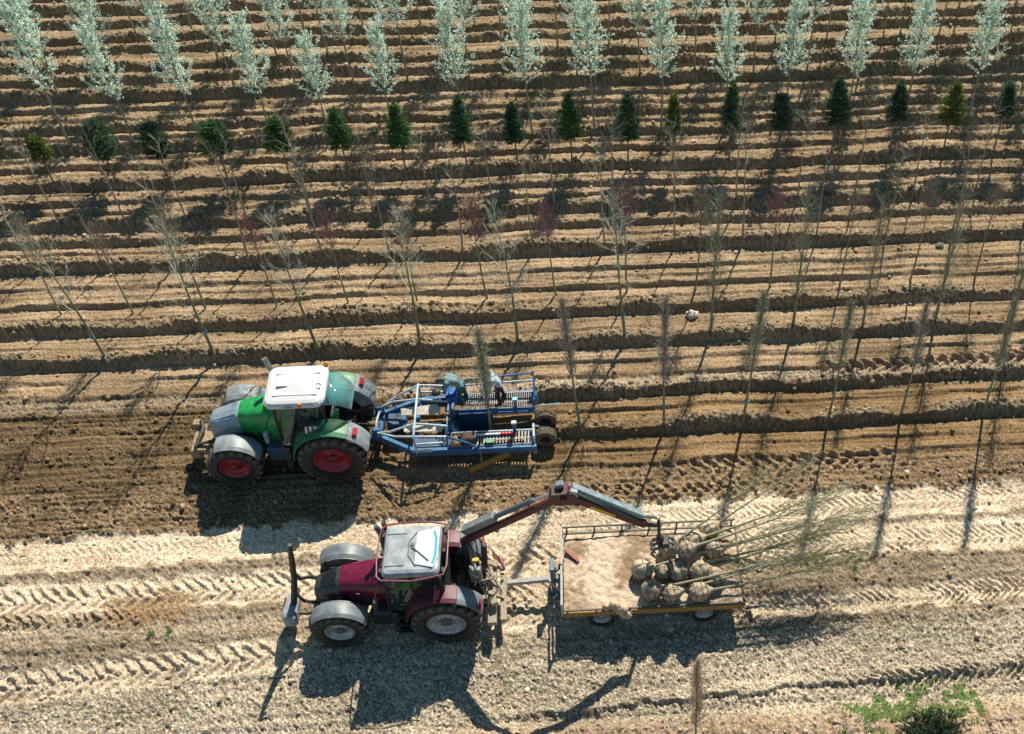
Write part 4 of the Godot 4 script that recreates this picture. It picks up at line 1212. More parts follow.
	m.path([Vector3(-4.05, 2.3, 0.08), Vector3(-3.9, 1.9, 0.1), Vector3(-3.75, 1.5, -0.2), Vector3(-3.35, 1.25, -0.3)], [0.05, 0.05, 0.05, 0.05], 8)
	m.path([Vector3(-4.15, 1.4, 0.18), Vector3(-3.95, 1.1, 0.3), Vector3(-3.4, 0.9, 0.32)], [0.05, 0.05, 0.05], 8)
	m.path([Vector3(-4.2, 0.62, 0.4), Vector3(-3.95, 0.6, 0.42), Vector3(-3.4, 0.7, 0.35)], [0.04, 0.04, 0.04], 8)
	m.beam(Vector3(-4.3, 0.62, -0.4), Vector3(-4.3, 0.62, 0.5), 0.1, 0.14)
	put(m, "front_linkage", dark, t)
	m = MB.new()
	slab(m, -0.2, 0.2, 0.42, 0.5, 0.95, 0.12, 0.02)
	var bl := put(m, "front_ballast", mat("ballast_grey", Vector3(0.34, 0.38, 0.41), 0.5, 0.0, 1.5), t)
	bl.position = Vector3(-4.35, 0, 0.33)
	m = MB.new()
	m.box(Vector3(-4.5, 0.8, 0.2), Vector3(0.08, 0.26, 0.3), Basis.IDENTITY, 0.03)
	put(m, "ballast_panel", maroon, t)
	# rear three-point frame with clay-covered beams
	var clay := mat("clay_pale", Vector3(0.42, 0.36, 0.28), 0.95, 0.0, 1.8)
	for q in [[Vector3(1.16, 0.75, -0.9), Vector3(1.2, 0.6, 1.05), 0.24, 0.2], [Vector3(1.46, 0.62, -0.55), Vector3(1.5, 0.5, 0.9), 0.17, 0.14], [Vector3(0.9, 1.1, -0.7), Vector3(1.5, 0.75, -0.6), 0.08, 0.1], [Vector3(1.0, 0.9, 0.2), Vector3(1.5, 0.62, 0.25), 0.08, 0.1]]:
		m = MB.new()
		m.beam(q[0], q[1], q[2], q[3])
		put(m, "hitch_beam", clay, t)
	# dusty hoses and brackets hanging behind the cab
	for k in 12:
		var r := RandomNumberGenerator.new()
		r.seed = 140 + k
		var p0 := Vector3(0.62 + r.randf() * 0.5, 1.3 + r.randf() * 0.35, -0.85 + r.randf() * 1.3)
		var p3 := Vector3(0.9 + r.randf() * 0.6, 0.8 + r.randf() * 0.2, -0.8 + r.randf() * 1.3)
		var mid := (p0 + p3) * 0.5 + Vector3(r.randf_range(0.0, 0.35), 0.35, r.randf_range(-0.3, 0.3))
		var pts := []
		var hr := []
		for i in 9:
			var u := i / 8.0
			pts.append(p0.lerp(mid, u).lerp(mid.lerp(p3, u), u))
			hr.append(0.022)
		m = MB.new()
		m.path(pts, hr, 6)
		put(m, "hose", [clay, mat("hose_tan", Vector3(0.32, 0.27, 0.2), 0.8), dark][k % 3], t)
	for q in [[Vector3(0.95, 1.25, -0.75), Vector3(0.22, 0.3, 0.18)], [Vector3(1.1, 1.0, -0.3), Vector3(0.3, 0.14, 0.3)], [Vector3(0.75, 1.5, -0.2), Vector3(0.16, 0.22, 0.22)], [Vector3(1.25, 0.9, 0.5), Vector3(0.2, 0.16, 0.24)]]:
		m = MB.new()
		m.box(q[0], q[1], Basis(Vector3(0.3, 1, 0.2).normalized(), 0.4), 0.02)
		put(m, "bracket", clay, t)
	m = MB.new()
	m.path([Vector3(1.4, 1.05, -0.85), Vector3(1.46, 1.1, -0.62), Vector3(1.52, 0.9, -0.5)], [0.06, 0.05, 0.04], 8)
	put(m, "hitch_hook", mat("hook_pink", Vector3(0.5, 0.2, 0.2), 0.6, 0.0, 1.4), t)
	for s in [-1.0, 1.0]:
		m = MB.new()
		m.box(Vector3(0.98, 1.6, s * 1.0), Vector3(0.06, 0.16, 0.3), Basis.IDENTITY, 0.02)
		put(m, "tail_light", mat("lens_red", Vector3(0.36, 0.015, 0.025), 0.3), t)

func build_crane():
	var at := Vector3(-4.1, 0, -18.45)
	var t := thing("loader_crane", "dark red folding crane arm on the tractor's rear reaching over the trailer", "crane", at)
	var red := mat("crane_red", Vector3(0.10, 0.022, 0.028), 0.5, 0.0, 0.9)
	var steel := mat("crane_grey", Vector3(0.30, 0.34, 0.37), 0.4, 0.2, 0.9)
	var dark := mat("chassis_dark", Vector3(0.035, 0.036, 0.038), 0.6, 0.0, 0.9)
	var chrome := mat("piston", Vector3(0.45, 0.5, 0.52), 0.25, 0.6)
	var L := func(x, y, z): return Vector3(x, y, z) - at
	var m := MB.new()
	m.box(L.call(-3.95, 1.0, -18.2), Vector3(0.5, 0.5, 0.9), Basis.IDENTITY, 0.04)
	m.lathe(L.call(-4.1, 1.1, -18.45), Vector3.UP, [Vector2(0, 0), Vector2(0.24, 0), Vector2(0.22, 0.5), Vector2(0.16, 0.6), Vector2(0.15, 1.35), Vector2(0, 1.4)], 16)
	m.beam(L.call(-3.75, 0.7, -18.4), L.call(-3.62, 2.4, -18.35), 0.14, 0.16, Vector3.RIGHT)
	put(m, "column", dark, t)
	var A: Vector3 = L.call(-4.2, 2.45, -18.45)
	var E: Vector3 = L.call(-1.3, 5.0, -17.98)
	var T: Vector3 = L.call(0.78, 3.1, -18.3)
	m = MB.new()
	m.beam(A, E, 0.14, 0.19)
	put(m, "main_boom", red, t)
	m = MB.new()
	m.beam(A.lerp(E, 0.03) + Vector3(0, 0.3, -0.12), A.lerp(E, 0.35) + Vector3(0, 0.3, -0.12), 0.24, 0.22)
	put(m, "boom_cover", steel, t)
	m = MB.new()
	m.tube(A.lerp(E, 0.36) + Vector3(0, 0.3, -0.1), A.lerp(E, 0.72) + Vector3(0, 0.3, -0.08), 0.075, 10)
	var cyl := put(m, "lift_cylinder", mat("cylinder_slate", Vector3(0.09, 0.12, 0.14), 0.4), t)
	m = MB.new()
	m.tube(A.lerp(E, 0.7) + Vector3(0, 0.3, -0.08), A.lerp(E, 0.93) + Vector3(0, 0.24, -0.05), 0.04, 10)
	put(m, "piston_rod", chrome, cyl)
	m = MB.new()
	m.prism([Vector2(-0.4, -0.1), Vector2(-0.1, -0.22), Vector2(0.3, -0.16), Vector2(0.36, 0.12), Vector2(0.1, 0.3), Vector2(-0.3, 0.26)], E + Vector3(0, 0, -0.16), Vector3.RIGHT, Vector3.UP, Vector3(0, 0, 0.32))
	m.tube(E + Vector3(0, 0.1, -0.25), E + Vector3(0, 0.1, 0.25), 0.09, 12)
	put(m, "elbow", mat("elbow_dark", Vector3(0.075, 0.03, 0.032), 0.5), t)
	m = MB.new()
	m.box(E + Vector3(-0.08, 0.36, -0.1), Vector3(0.2, 0.14, 0.18), Basis(Vector3(0, 0, 1), 0.3), 0.02)
	m.box(E + Vector3(0.25, 0.3, 0.1), Vector3(0.22, 0.12, 0.14), Basis(Vector3(0, 0, 1), -0.4), 0.02)
	put(m, "valve_block", steel, t)
	m = MB.new()
	m.box(E + Vector3(0.17, 0.42, 0.02), Vector3(0.06, 0.16, 0.06), Basis.IDENTITY, 0.01)
	put(m, "marker", mat("marker_pink", Vector3(0.6, 0.12, 0.16), 0.5), t)
	m = MB.new()
	m.beam(E + Vector3(0.1, 0.0, 0), T, 0.16, 0.21)
	var jib := put(m, "jib", red, t)
	m = MB.new()
	m.beam((E + Vector3(0.1, 0.0, 0.089)).lerp(T + Vector3(0, 0, 0.089), 0.28) + Vector3(0, -0.02, 0), (E + Vector3(0.1, 0, 0.089)).lerp(T + Vector3(0, 0, 0.089), 0.6) + Vector3(0, -0.02, 0), 0.006, 0.07)
	put(m, "yellow_stripe", mat("stripe_yellow", Vector3(0.72, 0.45, 0.02), 0.4), jib)
	m = MB.new()
	m.beam(E + Vector3(0.22, 0.24, -0.1), T + Vector3(-0.05, 0.26, -0.1), 0.2, 0.15)
	put(m, "jib_cover", mat("jib_cover_blue", Vector3(0.30, 0.40, 0.47), 0.35, 0.1, 0.9), t)
	m = MB.new()
	m.beam(E + Vector3(0.3, 0.17, 0.06), T + Vector3(-0.1, 0.2, 0.06), 0.05, 0.05)
	put(m, "hose_rail", mat("rail_green", Vector3(0.03, 0.09, 0.07), 0.5), t)
	m = MB.new()
	m.beam(T + Vector3(-0.15, 0.02, 0), T + Vector3(0.42, -0.1, 0), 0.1, 0.14)
	m.beam(T + Vector3(-0.1, 0.24, -0.1), T + Vector3(0.32, 0.16, -0.08), 0.08, 0.06)
	m.beam(T + Vector3(0.36, 0.2, 0), T + Vector3(0.38, -0.65, 0), 0.09, 0.09, Vector3.RIGHT)
	m.lathe(T + Vector3(0.4, -0.65, 0), Vector3(0, -1, 0), [Vector2(0, -0.05), Vector2(0.1, 0), Vector2(0.12, 0.22), Vector2(0.07, 0.3), Vector2(0, 0.3)], 12)
	put(m, "boom_tip", dark, t)
	# grapple: two pairs of curved claws
	var gp := T + Vector3(0.5, -1.0, 0)
	for s in [-1.0, 1.0]:
		m = MB.new()
		for z in [-0.16, 0.0, 0.16]:
			m.path([gp + Vector3(s * 0.05, 0.08, z), gp + Vector3(s * 0.27, -0.02, z), gp + Vector3(s * 0.34, -0.25, z), gp + Vector3(s * 0.2, -0.48, z)], [0.04, 0.05, 0.045, 0.02], 6)
		m.box(gp + Vector3(s * 0.3, -0.1, 0), Vector3(0.05, 0.16, 0.4), Basis(Vector3(0, 0, 1), s * 0.3))
		put(m, "grapple_claw", mat("claw_grey", Vector3(0.16, 0.19, 0.2), 0.45, 0.3, 1.2), t)
	m = MB.new()
	m.box(gp + Vector3(0, 0.1, 0), Vector3(0.3, 0.2, 0.36), Basis.IDENTITY, 0.03)
	put(m, "grapple_head", dark, t)
	# hydraulic hoses at the foot of the arm
	for k in 9:
		m = MB.new()
		var r := RandomNumberGenerator.new()
		r.seed = 40 + k
		var p0: Vector3 = L.call(-4.15 + r.randf() * 0.45, 2.35 + r.randf() * 0.35, -18.75 + r.randf() * 0.4)
		var p3: Vector3 = L.call(-4.2 + r.randf() * 0.6, 1.25 + r.randf() * 0.2, -18.4 + r.randf() * 0.7)
		var mid: Vector3 = (p0 + p3) * 0.5 + Vector3(r.randf_range(-0.35, 0.3), 0.25, r.randf_range(-0.4, 0.3))
		var pts := []
		var rr := []
		for i in 9:
			var u := i / 8.0
			pts.append(p0.lerp(mid, u).lerp(mid.lerp(p3, u), u))
			rr.append(0.02)
		m.path(pts, rr, 6)
		put(m, "hose", [dark, steel, mat("hose_tan", Vector3(0.32, 0.27, 0.2), 0.8)][k % 3], t)
	m = MB.new()
	m.box(L.call(-3.98, 1.75, -17.85), Vector3(0.14, 0.6, 0.2), Basis.IDENTITY, 0.02)
	m.box(L.call(-3.78, 1.75, -17.85), Vector3(0.12, 0.6, 0.2), Basis.IDENTITY, 0.02)
	put(m, "control_box", steel, t)
	m = MB.new()
	m.box(L.call(-3.86, 2.12, -18.05), Vector3(0.2, 0.08, 0.14), Basis.IDENTITY, 0.02)
	put(m, "yellow_cap", mat("cap_yellow", Vector3(0.5, 0.36, 0.04), 0.6), t)

func build_trailer():
	var t := thing("trailer", "flat trailer with yellow side rail loaded with balled trees", "trailer", Vector3(0.9, 0, -18.3))
	var at := t.position
	var L := func(x, y, z): return Vector3(x, y, z) - at
	var yellow := mat("rail_yellow", Vector3(0.40, 0.23, 0.06), 0.7, 0.0, 1.2)
	var rail := mat("rail_dark", Vector3(0.10, 0.095, 0.09), 0.6, 0.0, 1.5)
	var pale := mat("rail_pale", Vector3(0.42, 0.42, 0.40), 0.5, 0.0, 1.3)
	var dark := mat("chassis_dark", Vector3(0.035, 0.036, 0.038), 0.6, 0.0, 0.9)
	var blue := mat("leg_blue", Vector3(0.12, 0.19, 0.24), 0.5, 0.0, 1.2)
	var x0 := -1.55
	var x1 := 3.45
	var z0 := -19.6
	var z1 := -17.0
	var yd := 0.86
	var plank := [mat("deck_wood", Vector3(0.30, 0.22, 0.14), 0.9, 0.0, 1.1), mat("deck_wood_pale", Vector3(0.37, 0.28, 0.19), 0.9, 0.0, 1.1)]
	for k in 13:
		var m := MB.new()
		var z := lerpf(z0 + 0.06, z1 - 0.06, (k + 0.5) / 13.0)
		m.box(L.call((x0 + x1) * 0.5, yd, z), Vector3(x1 - x0 - 0.08, 0.05, 0.185), Basis.IDENTITY, 0.006)
		put(m, "plank", plank[(k * 5 / 3) % 2], t)
	var m := MB.new()
	m.box(L.call((x0 + x1) * 0.5, yd - 0.06, z1), Vector3(x1 - x0, 0.2, 0.07), Basis.IDENTITY, 0.012)
	put(m, "near_sill", yellow, t)
	m = MB.new()
	m.box(L.call((x0 + x1) * 0.5, yd - 0.06, z0), Vector3(x1 - x0, 0.2, 0.07), Basis.IDENTITY, 0.012)
	put(m, "far_sill", rail, t)
	m = MB.new()
	for z in [-18.8, -17.8]:
		m.box(L.call((x0 + x1) * 0.5, yd - 0.16, z), Vector3(x1 - x0 - 0.1, 0.18, 0.1), Basis.IDENTITY, 0.01)
	for x in [-0.5, 2.35]:
		m.box(L.call(x, 0.5, -18.3), Vector3(0.14, 0.14, 2.1), Basis.IDENTITY, 0.02)
		m.box(L.call(x, 0.62, -17.8), Vector3(0.5, 0.12, 0.1), Basis.IDENTITY, 0.02)
		m.box(L.call(x, 0.62, -18.8), Vector3(0.5, 0.12, 0.1), Basis.IDENTITY, 0.02)
	put(m, "undercarriage", dark, t)
	for x in [-0.5, 2.35]:
		for s in [-1.0, 1.0]:
			wheel(t, L.call(x, 0.42, -18.3 + s * 1.12), 0.42, 0.34, 0.25, s, mat("rim_silver", Vector3(0.42, 0.46, 0.48), 0.4, 0.3, 1.2), mat("tyre", Vector3.ONE), 16)
	# side rails on short posts
	for q in [[z0, 0.34], [z1, 0.12]]:
		m = MB.new()
		m.box(L.call((x0 + x1) * 0.5, yd + q[1], q[0]), Vector3(x1 - x0 - 0.02, 0.05, 0.05), Basis.IDENTITY, 0.008)
		put(m, "side_rail", rail, t)
		for k in 7:
			m = MB.new()
			m.box(L.call(lerpf(x0 + 0.12, x1 - 0.12, k / 6.0), yd + q[1] * 0.5 + 0.02, q[0]), Vector3(0.05, q[1] - 0.02, 0.045), Basis.IDENTITY, 0.006)
			put(m, "rail_post", rail, t)
	# front board frame, drawbar, stand, red bar
	for q in [[0.12], [0.45]]:
		m = MB.new()
		m.beam(L.call(x0 - 0.03, yd + q[0], z0 - 0.05), L.call(x0 - 0.03, yd + q[0], z1 + 0.03), 0.05, 0.05)
		put(m, "front_rail", pale, t)
	for z in [z0 - 0.03, -18.3, z1 + 0.01]:
		m = MB.new()
		m.box(L.call(x0 - 0.03, yd + 0.2, z), Vector3(0.055, 0.62, 0.055), Basis.IDENTITY, 0.008)
		put(m, "front_post", pale, t)
	m = MB.new()
	m.beam(L.call(-3.15, 0.55, -18.25), L.call(-1.5, 0.62, -18.3), 0.14, 0.14)
	m.beam(L.call(-2.0, 0.6, -18.3), L.call(-1.4, 0.66, -18.95), 0.1, 0.12)
	m.beam(L.call(-2.0, 0.6, -18.3), L.call(-1.4, 0.66, -17.65), 0.1, 0.12)
	put(m, "drawbar", mat("drawbar_grey", Vector3(0.36, 0.38, 0.38), 0.5, 0.0, 1.4), t)
	m = MB.new()
	m.beam(L.call(-1.84, 0.12, -18.15), L.call(-1.84, 1.25, -18.15), 0.12, 0.12, Vector3.RIGHT)
	m.box(L.call(-1.84, 1.28, -18.3), Vector3(0.14, 0.12, 0.42), Basis.IDENTITY, 0.02)
	m.box(L.call(-1.84, 0.1, -18.15), Vector3(0.3, 0.05, 0.3), Basis.IDENTITY, 0.01)
	put(m, "parking_stand", blue, t)
	m = MB.new()
	m.beam(L.call(-1.48, 1.0, -18.95), L.call(-1.1, 0.98, -18.55), 0.08, 0.1)
	put(m, "red_bar", mat("bar_red", Vector3(0.34, 0.045, 0.06), 0.5, 0.0, 1.2), t)
	# tail board with lamp bracket
	m = MB.new()
	m.beam(L.call(x1, yd + 0.02, z0), L.call(x1, yd + 0.02, z1), 0.05, 0.14)
	put(m, "tail_rail", rail, t)
	m = MB.new()
	m.beam(L.call(x1 + 0.02, yd, -18.0), L.call(x1 + 0.5, yd + 0.1, -18.05), 0.06, 0.06)
	m.box(L.call(x1 + 0.52, yd + 0.1, -18.12), Vector3(0.16, 0.16, 0.36), Basis.IDENTITY, 0.02)
	put(m, "lamp_bracket", mat("bracket_black", Vector3(0.04, 0.045, 0.05), 0.5), t)
	m = MB.new()
	m.box(L.call(x1 + 0.56, yd + 0.19, -18.02), Vector3(0.18, 0.02, 0.12), Basis(Vector3.UP, 0.4), 0.004)
	put(m, "reflector", mat("plate_white", Vector3(0.8, 0.8, 0.8), 0.4), t)
	# soil lying on the deck
	var n := FastNoiseLite.new()
	n.seed = 31
	n.frequency = 0.9
	n.fractal_octaves = 4
	var sm_ := MB.new(true)
	var f := func(i, k):
		var x: float = lerpf(x0 + 0.02, x1 - 0.05, i / 96.0)
		var z: float = lerpf(z0 + 0.06, z1 - 0.04, k / 48.0)
		var e: float = minf(minf(i, 96 - i) / 5.0, minf(k, 48 - k) / 4.0)
		var y: float = 0.905 + (0.05 + 0.05 * n.get_noise_2d(x * 1.0, z) + 0.05 * n.get_noise_2d(x * 4.0, z * 4.0)) * clampf(e, 0, 1)
		return Vector3(x, y, z)
	sm_.sm(true)
	for i in 96:
		for k in 48:
			var a: Vector3 = f.call(i, k)
			var v := n.get_noise_2d(a.x * 0.8 + 30.0, a.z * 0.8)
			var w := n.get_noise_2d(a.x * 5.0, a.z * 5.0 + 50.0)
			var c := Vector3(0.25, 0.168, 0.10).lerp(Vector3(0.54, 0.425, 0.31), clampf(0.55 + v * 1.6 + w * 1.0, 0, 1))
			sm_.col(Color(c.x, c.y, c.z))
			sm_.tri(a, f.call(i + 1, k), f.call(i + 1, k + 1))
			sm_.tri(a, f.call(i + 1, k + 1), f.call(i, k + 1))
	var vm := StandardMaterial3D.new()
	vm.vertex_color_use_as_albedo = true
	vm.roughness = 1.0
	vm.heightmap_enabled = true
	vm.heightmap_texture = bump
	vm.heightmap_scale = 1.5
	vm.uv1_triplanar = true
	vm.uv1_scale = Vector3.ONE * 0.5
	var so := put(sm_, "soil_layer", vm, self)
	tag(so, "dusty tan soil spread over the deck of the flat trailer", "soil", "", "stuff")
	# lump of soil hanging over the near rail
	var cl := thing("soil_lump", "crumbling lump of soil hanging over the trailer's near rail", "soil", Vector3(0.05, 1.0, -16.97))
	for q in [[0, 0, 0, 0.2], [0.12, -0.16, 0.06, 0.17], [-0.2, 0.06, -0.1, 0.17], [-0.4, 0.03, -0.08, 0.12], [0.05, -0.28, 0.05, 0.1]]:
		var o := put(lump_mesh(60 + int(q[3] * 100), 0.8, 8, 12, 0.8), "clod", mat("clod_tan", Vector3(0.44, 0.33, 0.22), 1.0, 0.0, 3.0), cl)
		o.position = Vector3(q[0], q[1], q[2])
		o.scale = Vector3.ONE * q[3]

func build_load():
	# trees with wrapped root balls lying on the trailer, crowns towards the tail
	var burlap := mat("burlap", Vector3(0.46, 0.385, 0.275), 1.0, 0.0, 3.5)
	var burlap2 := mat("burlap_pale", Vector3(0.56, 0.48, 0.355), 1.0, 0.0, 3.5)
	var bark := mat("bark_load", Vector3(0.34, 0.335, 0.235), 0.85, 0.0, 2.0)
	var twig := mat("twig_load", Vector3(0.36, 0.35, 0.20), 0.85)
	var protos := []
	for k in 4:
		var ms := tree_meshes(850 + k, {"h": 5.0, "clear": 2.3, "r0": 0.052, "nb": 22, "ang0": 0.55, "ang1": 0.35, "len0": 1.0, "len1": 0.5, "twigs": 2, "tl": 0.4, "tr": 0.0045, "up": 0.6, "br": 0.012, "fork": 1})
		protos.append(ms)
	# ball x, y, z, radius, tip x, y, z
	var load_ := [
		[0.88, 1.20, -17.40, 0.31, 5.6, 1.9, -18.0, "nearest the grapple at the near rail"],
		[1.45, 1.18, -17.28, 0.28, 6.4, 1.7, -18.2, "second along the near rail"],
		[2.2, 1.19, -17.26, 0.32, 7.2, 1.6, -17.95, "last along the near rail"],
		[0.68, 1.22, -18.05, 0.32, 5.5, 2.3, -18.7, "leftmost of the pile on the bare deck"],
		[1.26, 1.16, -18.0, 0.25, 6.1, 1.9, -18.55, "small one wedged under the grapple"],
		[1.69, 1.24, -17.95, 0.33, 6.8, 2.1, -18.6, "in the middle of the pile"],
		[2.25, 1.22, -17.92, 0.33, 7.2, 2.2, -18.9, "right of the pile's middle"],
		[2.72, 1.17, -17.75, 0.28, 7.5, 1.5, -18.35, "rightmost of the near half"],
		[2.14, 1.25, -18.9, 0.34, 6.9, 2.3, -19.9, "far side under a pale wrap"],
		[2.67, 1.20, -19.3, 0.30, 5.9, 2.9, -20.5, "farthest at the far rail"],
		[1.45, 1.22, -18.75, 0.31, 4.6, 3.0, -20.1, "directly behind the grapple"],
		[2.75, 1.18, -18.6, 0.28, 7.7, 1.9, -19.4, "right end of the far half"],
		[1.9, 1.68, -18.35, 0.27, 6.6, 2.6, -19.4, "lying on top of the others"]]
	var r := RandomNumberGenerator.new()
	r.seed = 55
	for i in load_.size():
		var q = load_[i]
		var c := Vector3(q[0], q[1], q[2])
		var tip := Vector3(q[4], q[5], q[6])
		var o := thing("balled_tree", "tree with wrapped root ball on the trailer, %s" % q[7], "tree", c, "balled trees on the trailer")
		var b := put(lump_mesh(200 + i, 0.32, 18, 28, 0.94), "root_ball", burlap2 if i in [8, 9, 3, 11] else burlap, o)
		b.scale = Vector3.ONE * q[3] * 0.92
		b.rotation = Vector3(r.randf() * 3, r.randf() * 3, r.randf() * 3)
		# tied neck of the wrap and wire round the ball
		var d := (tip - c).normalized()
		var m := MB.new()
		m.lathe(d * q[3] * 0.75, d, [Vector2(q[3] * 0.6, 0.0), Vector2(q[3] * 0.36, q[3] * 0.22), Vector2(0.08, q[3] * 0.36), Vector2(0.065, q[3] * 0.5)], 12)
		put(m, "wrap_neck", burlap, b.get_parent())
		# wire basket round the ball
		m = MB.new()
		var wx := d.cross(Vector3.UP).normalized()
		var wy := wx.cross(d)
		for k in 4:
			var pv := wx * cos(PI * k / 4.0) + wy * sin(PI * k / 4.0)
			var pts := []
			var rr := []
			for e in 17:
				var a := TAU * e / 16.0
				pts.append((d * cos(a) + pv * sin(a)) * q[3] * 0.975)
				rr.append(0.008)
			m.path(pts, rr, 4, false)
		for k in [-0.35, 0.3]:
			var pts := []
			var rr := []
			for e in 17:
				var a := TAU * e / 16.0
				pts.append((d * k + (wx * cos(a) + wy * sin(a)) * sqrt(1.0 - k * k)) * q[3] * 0.975)
				rr.append(0.008)
			m.path(pts, rr, 4, false)
		put(m, "wire_basket", mat("wire_rust", Vector3(0.10, 0.075, 0.055), 0.8), o).set_meta("kind", "stuff")
		var x := d
		var z := x.cross(Vector3.UP).normalized()
		var bs := Basis(z.cross(x).cross(x).normalized(), x, Vector3.ZERO)
		bs.z = bs.x.cross(bs.y)
		var sc: float = (tip - c).length() / 5.0
		var tr := put(protos[i % 4][0], "trunk", bark, o)
		var cr := put(protos[i % 4][1], "crown", twig, o)
		for e in [tr, cr]: e.transform = Transform3D((bs * Basis(Vector3.UP, r.randf() * TAU)).scaled(Vector3.ONE * sc) if false else bs.scaled_local(Vector3(sc * 0.95, sc * 0.9, sc * 0.95)), d * 0.12)

func build_planter():
	var at := Vector3(-4.8, 0, -24.1)
	var t := thing("planting_machine", "blue and white planting machine with slatted platforms behind the green tractor", "machine", at)
	var L := func(x, y, z): return Vector3(x, y, z) - at
	var blue := mat("frame_blue", Vector3(0.035, 0.165, 0.38), 0.4, 0.0, 1.0)
	var dblue := mat("plate_blue", Vector3(0.025, 0.075, 0.16), 0.5, 0.0, 1.0)
	var pale := mat("tube_pale", Vector3(0.48, 0.60, 0.70), 0.4, 0.0, 1.2)
	var steel := mat("grating_steel", Vector3(0.30, 0.315, 0.32), 0.55, 0.2, 1.3)
	var dark := mat("chassis_dark", Vector3(0.035, 0.036, 0.038), 0.6, 0.0, 0.9)
	var m: MB
	# lower frame: two long beams that close to a nose at the tractor
	for q in [[Vector3(-7.28, 0.6, -23.72), Vector3(-6.1, 0.6, -23.05)], [Vector3(-6.1, 0.6, -23.05), Vector3(-2.35, 0.6, -23.02)], [Vector3(-7.2, 0.6, -24.62), Vector3(-6.1, 0.6, -25.12)], [Vector3(-6.1, 0.6, -25.12), Vector3(-2.4, 0.6, -25.24)]]:
		m = MB.new()
		m.beam(q[0] - at, q[1] - at, 0.13, 0.26)
		put(m, "main_beam", blue, t)
	for q in [[Vector3(-6.1, 0.62, -23.05), Vector3(-6.1, 0.62, -25.12)], [Vector3(-5.05, 0.62, -23.05), Vector3(-5.05, 0.62, -25.15)], [Vector3(-7.24, 0.62, -23.7), Vector3(-7.2, 0.62, -24.64)]]:
		m = MB.new()
		m.beam(q[0] - at, q[1] - at, 0.14, 0.2)
		put(m, "cross_beam", blue, t)
	for z in [-23.72, -24.62]:
		m = MB.new()
		m.box(L.call(-7.28, 0.75, z), Vector3(0.3, 0.5, 0.2), Basis.IDENTITY, 0.05)
		m.beam(L.call(-7.75, 0.62, z + 0.1), L.call(-7.2, 0.7, z), 0.1, 0.12)
		put(m, "nose_plate", blue, t)
	# inner boxes between the beams
	m = MB.new()
	m.box(L.call(-5.65, 0.5, -23.42), Vector3(1.0, 0.34, 0.5), Basis.IDENTITY, 0.03)
	m.box(L.call(-6.75, 0.55, -24.35), Vector3(0.6, 0.3, 0.5), Basis.IDENTITY, 0.03)
	put(m, "tool_box", dblue, t)
	m = MB.new()
	m.box(L.call(-5.85, 0.76, -22.97), Vector3(0.6, 0.15, 0.012), Basis.IDENTITY, 0.004)
	put(m, "name_plate", pale, t)
	# upper tube cage
	var tubes := [
		[[-6.0, 0.72, -22.92], [-6.0, 1.5, -22.86], [-6.0, 1.55, -23.0], [-6.02, 1.55, -24.9], [-6.02, 1.5, -25.05], [-6.02, 0.72, -25.1]],
		[[-7.22, 1.0, -23.55], [-6.6, 1.28, -23.15], [-6.0, 1.53, -22.92]],
		[[-7.22, 1.0, -23.55], [-6.8, 1.2, -23.42], [-6.0, 1.54, -23.42], [-5.05, 1.36, -23.42]],
		[[-7.15, 1.0, -24.62], [-6.8, 1.2, -24.62], [-6.0, 1.54, -24.4], [-5.05, 1.36, -24.4]],
		[[-7.15, 1.0, -24.62], [-6.6, 1.28, -24.85], [-6.0, 1.53, -24.98]],
		[[-6.0, 1.5, -22.94], [-5.5, 1.42, -22.98], [-5.05, 1.34, -23.02]],
		[[-6.02, 1.5, -25.0], [-5.5, 1.42, -25.03], [-5.05, 1.34, -25.05]],
		[[-7.22, 0.75, -23.6], [-7.32, 0.95, -23.75], [-7.3, 1.02, -24.05], [-7.26, 0.95, -24.45], [-7.15, 0.75, -24.62]],
		[[-5.05, 0.72, -23.02], [-5.05, 1.34, -23.02], [-5.05, 1.36, -23.5]],
		[[-5.05, 1.36, -24.0], [-5.05, 1.36, -25.05], [-5.05, 0.72, -25.08]],
		[[-5.05, 1.3, -23.05], [-4.4, 0.95, -23.03], [-4.2, 0.75, -23.02]],
		[[-6.02, 1.1, -22.95], [-5.05, 1.05, -23.03]], [[-6.02, 1.1, -25.06], [-5.05, 1.05, -25.06]]]
	for q in tubes:
		m = MB.new()
		var pts := []
		var rr := []
		for p in q:
			pts.append(Vector3(p[0], p[1], p[2]) - at)
			rr.append(0.036)
		m.path(pts, rr, 8)
		put(m, "cage_tube", pale if q[0][0] < -5.1 else blue, t)
	# tilted pale side sheets under the cage
	for q in [[[-6.6, 1.0, -24.5], [-5.35, 1.05, -24.6], [-5.35, 0.95, -24.25], [-6.55, 0.92, -24.3]], [[-6.5, 0.86, -23.98], [-5.3, 0.9, -23.95], [-5.3, 0.82, -23.66], [-6.45, 0.82, -23.7]]]:
		m = MB.new()
		quad_plate(m, L.call(q[0][0], q[0][1], q[0][2]), L.call(q[1][0], q[1][1], q[1][2]), L.call(q[2][0], q[2][1], q[2][2]), L.call(q[3][0], q[3][1], q[3][2]), 0.02)
		put(m, "side_sheet", mat("sheet_cream", Vector3(0.70, 0.66, 0.58), 0.6, 0.0, 1.2), t)
	# blades of the trench shoe
	for q in [[-24.38, 0.02], [-23.62, 0.02]]:
		m = MB.new()
		var xe := -3.75 if q[0] < -24.0 else -2.5
		m.prism([Vector2(-5.1, 0.78), Vector2(xe, 0.78), Vector2(xe, 0.1), Vector2(xe - 0.5, -0.35), Vector2(-4.7, -0.4), Vector2(-5.1, -0.1)], -at + Vector3(0, 0, q[0]), Vector3.RIGHT, Vector3.UP, Vector3(0, 0, 0.03))
		put(m, "trench_plate", dblue, t)
	m = MB.new()
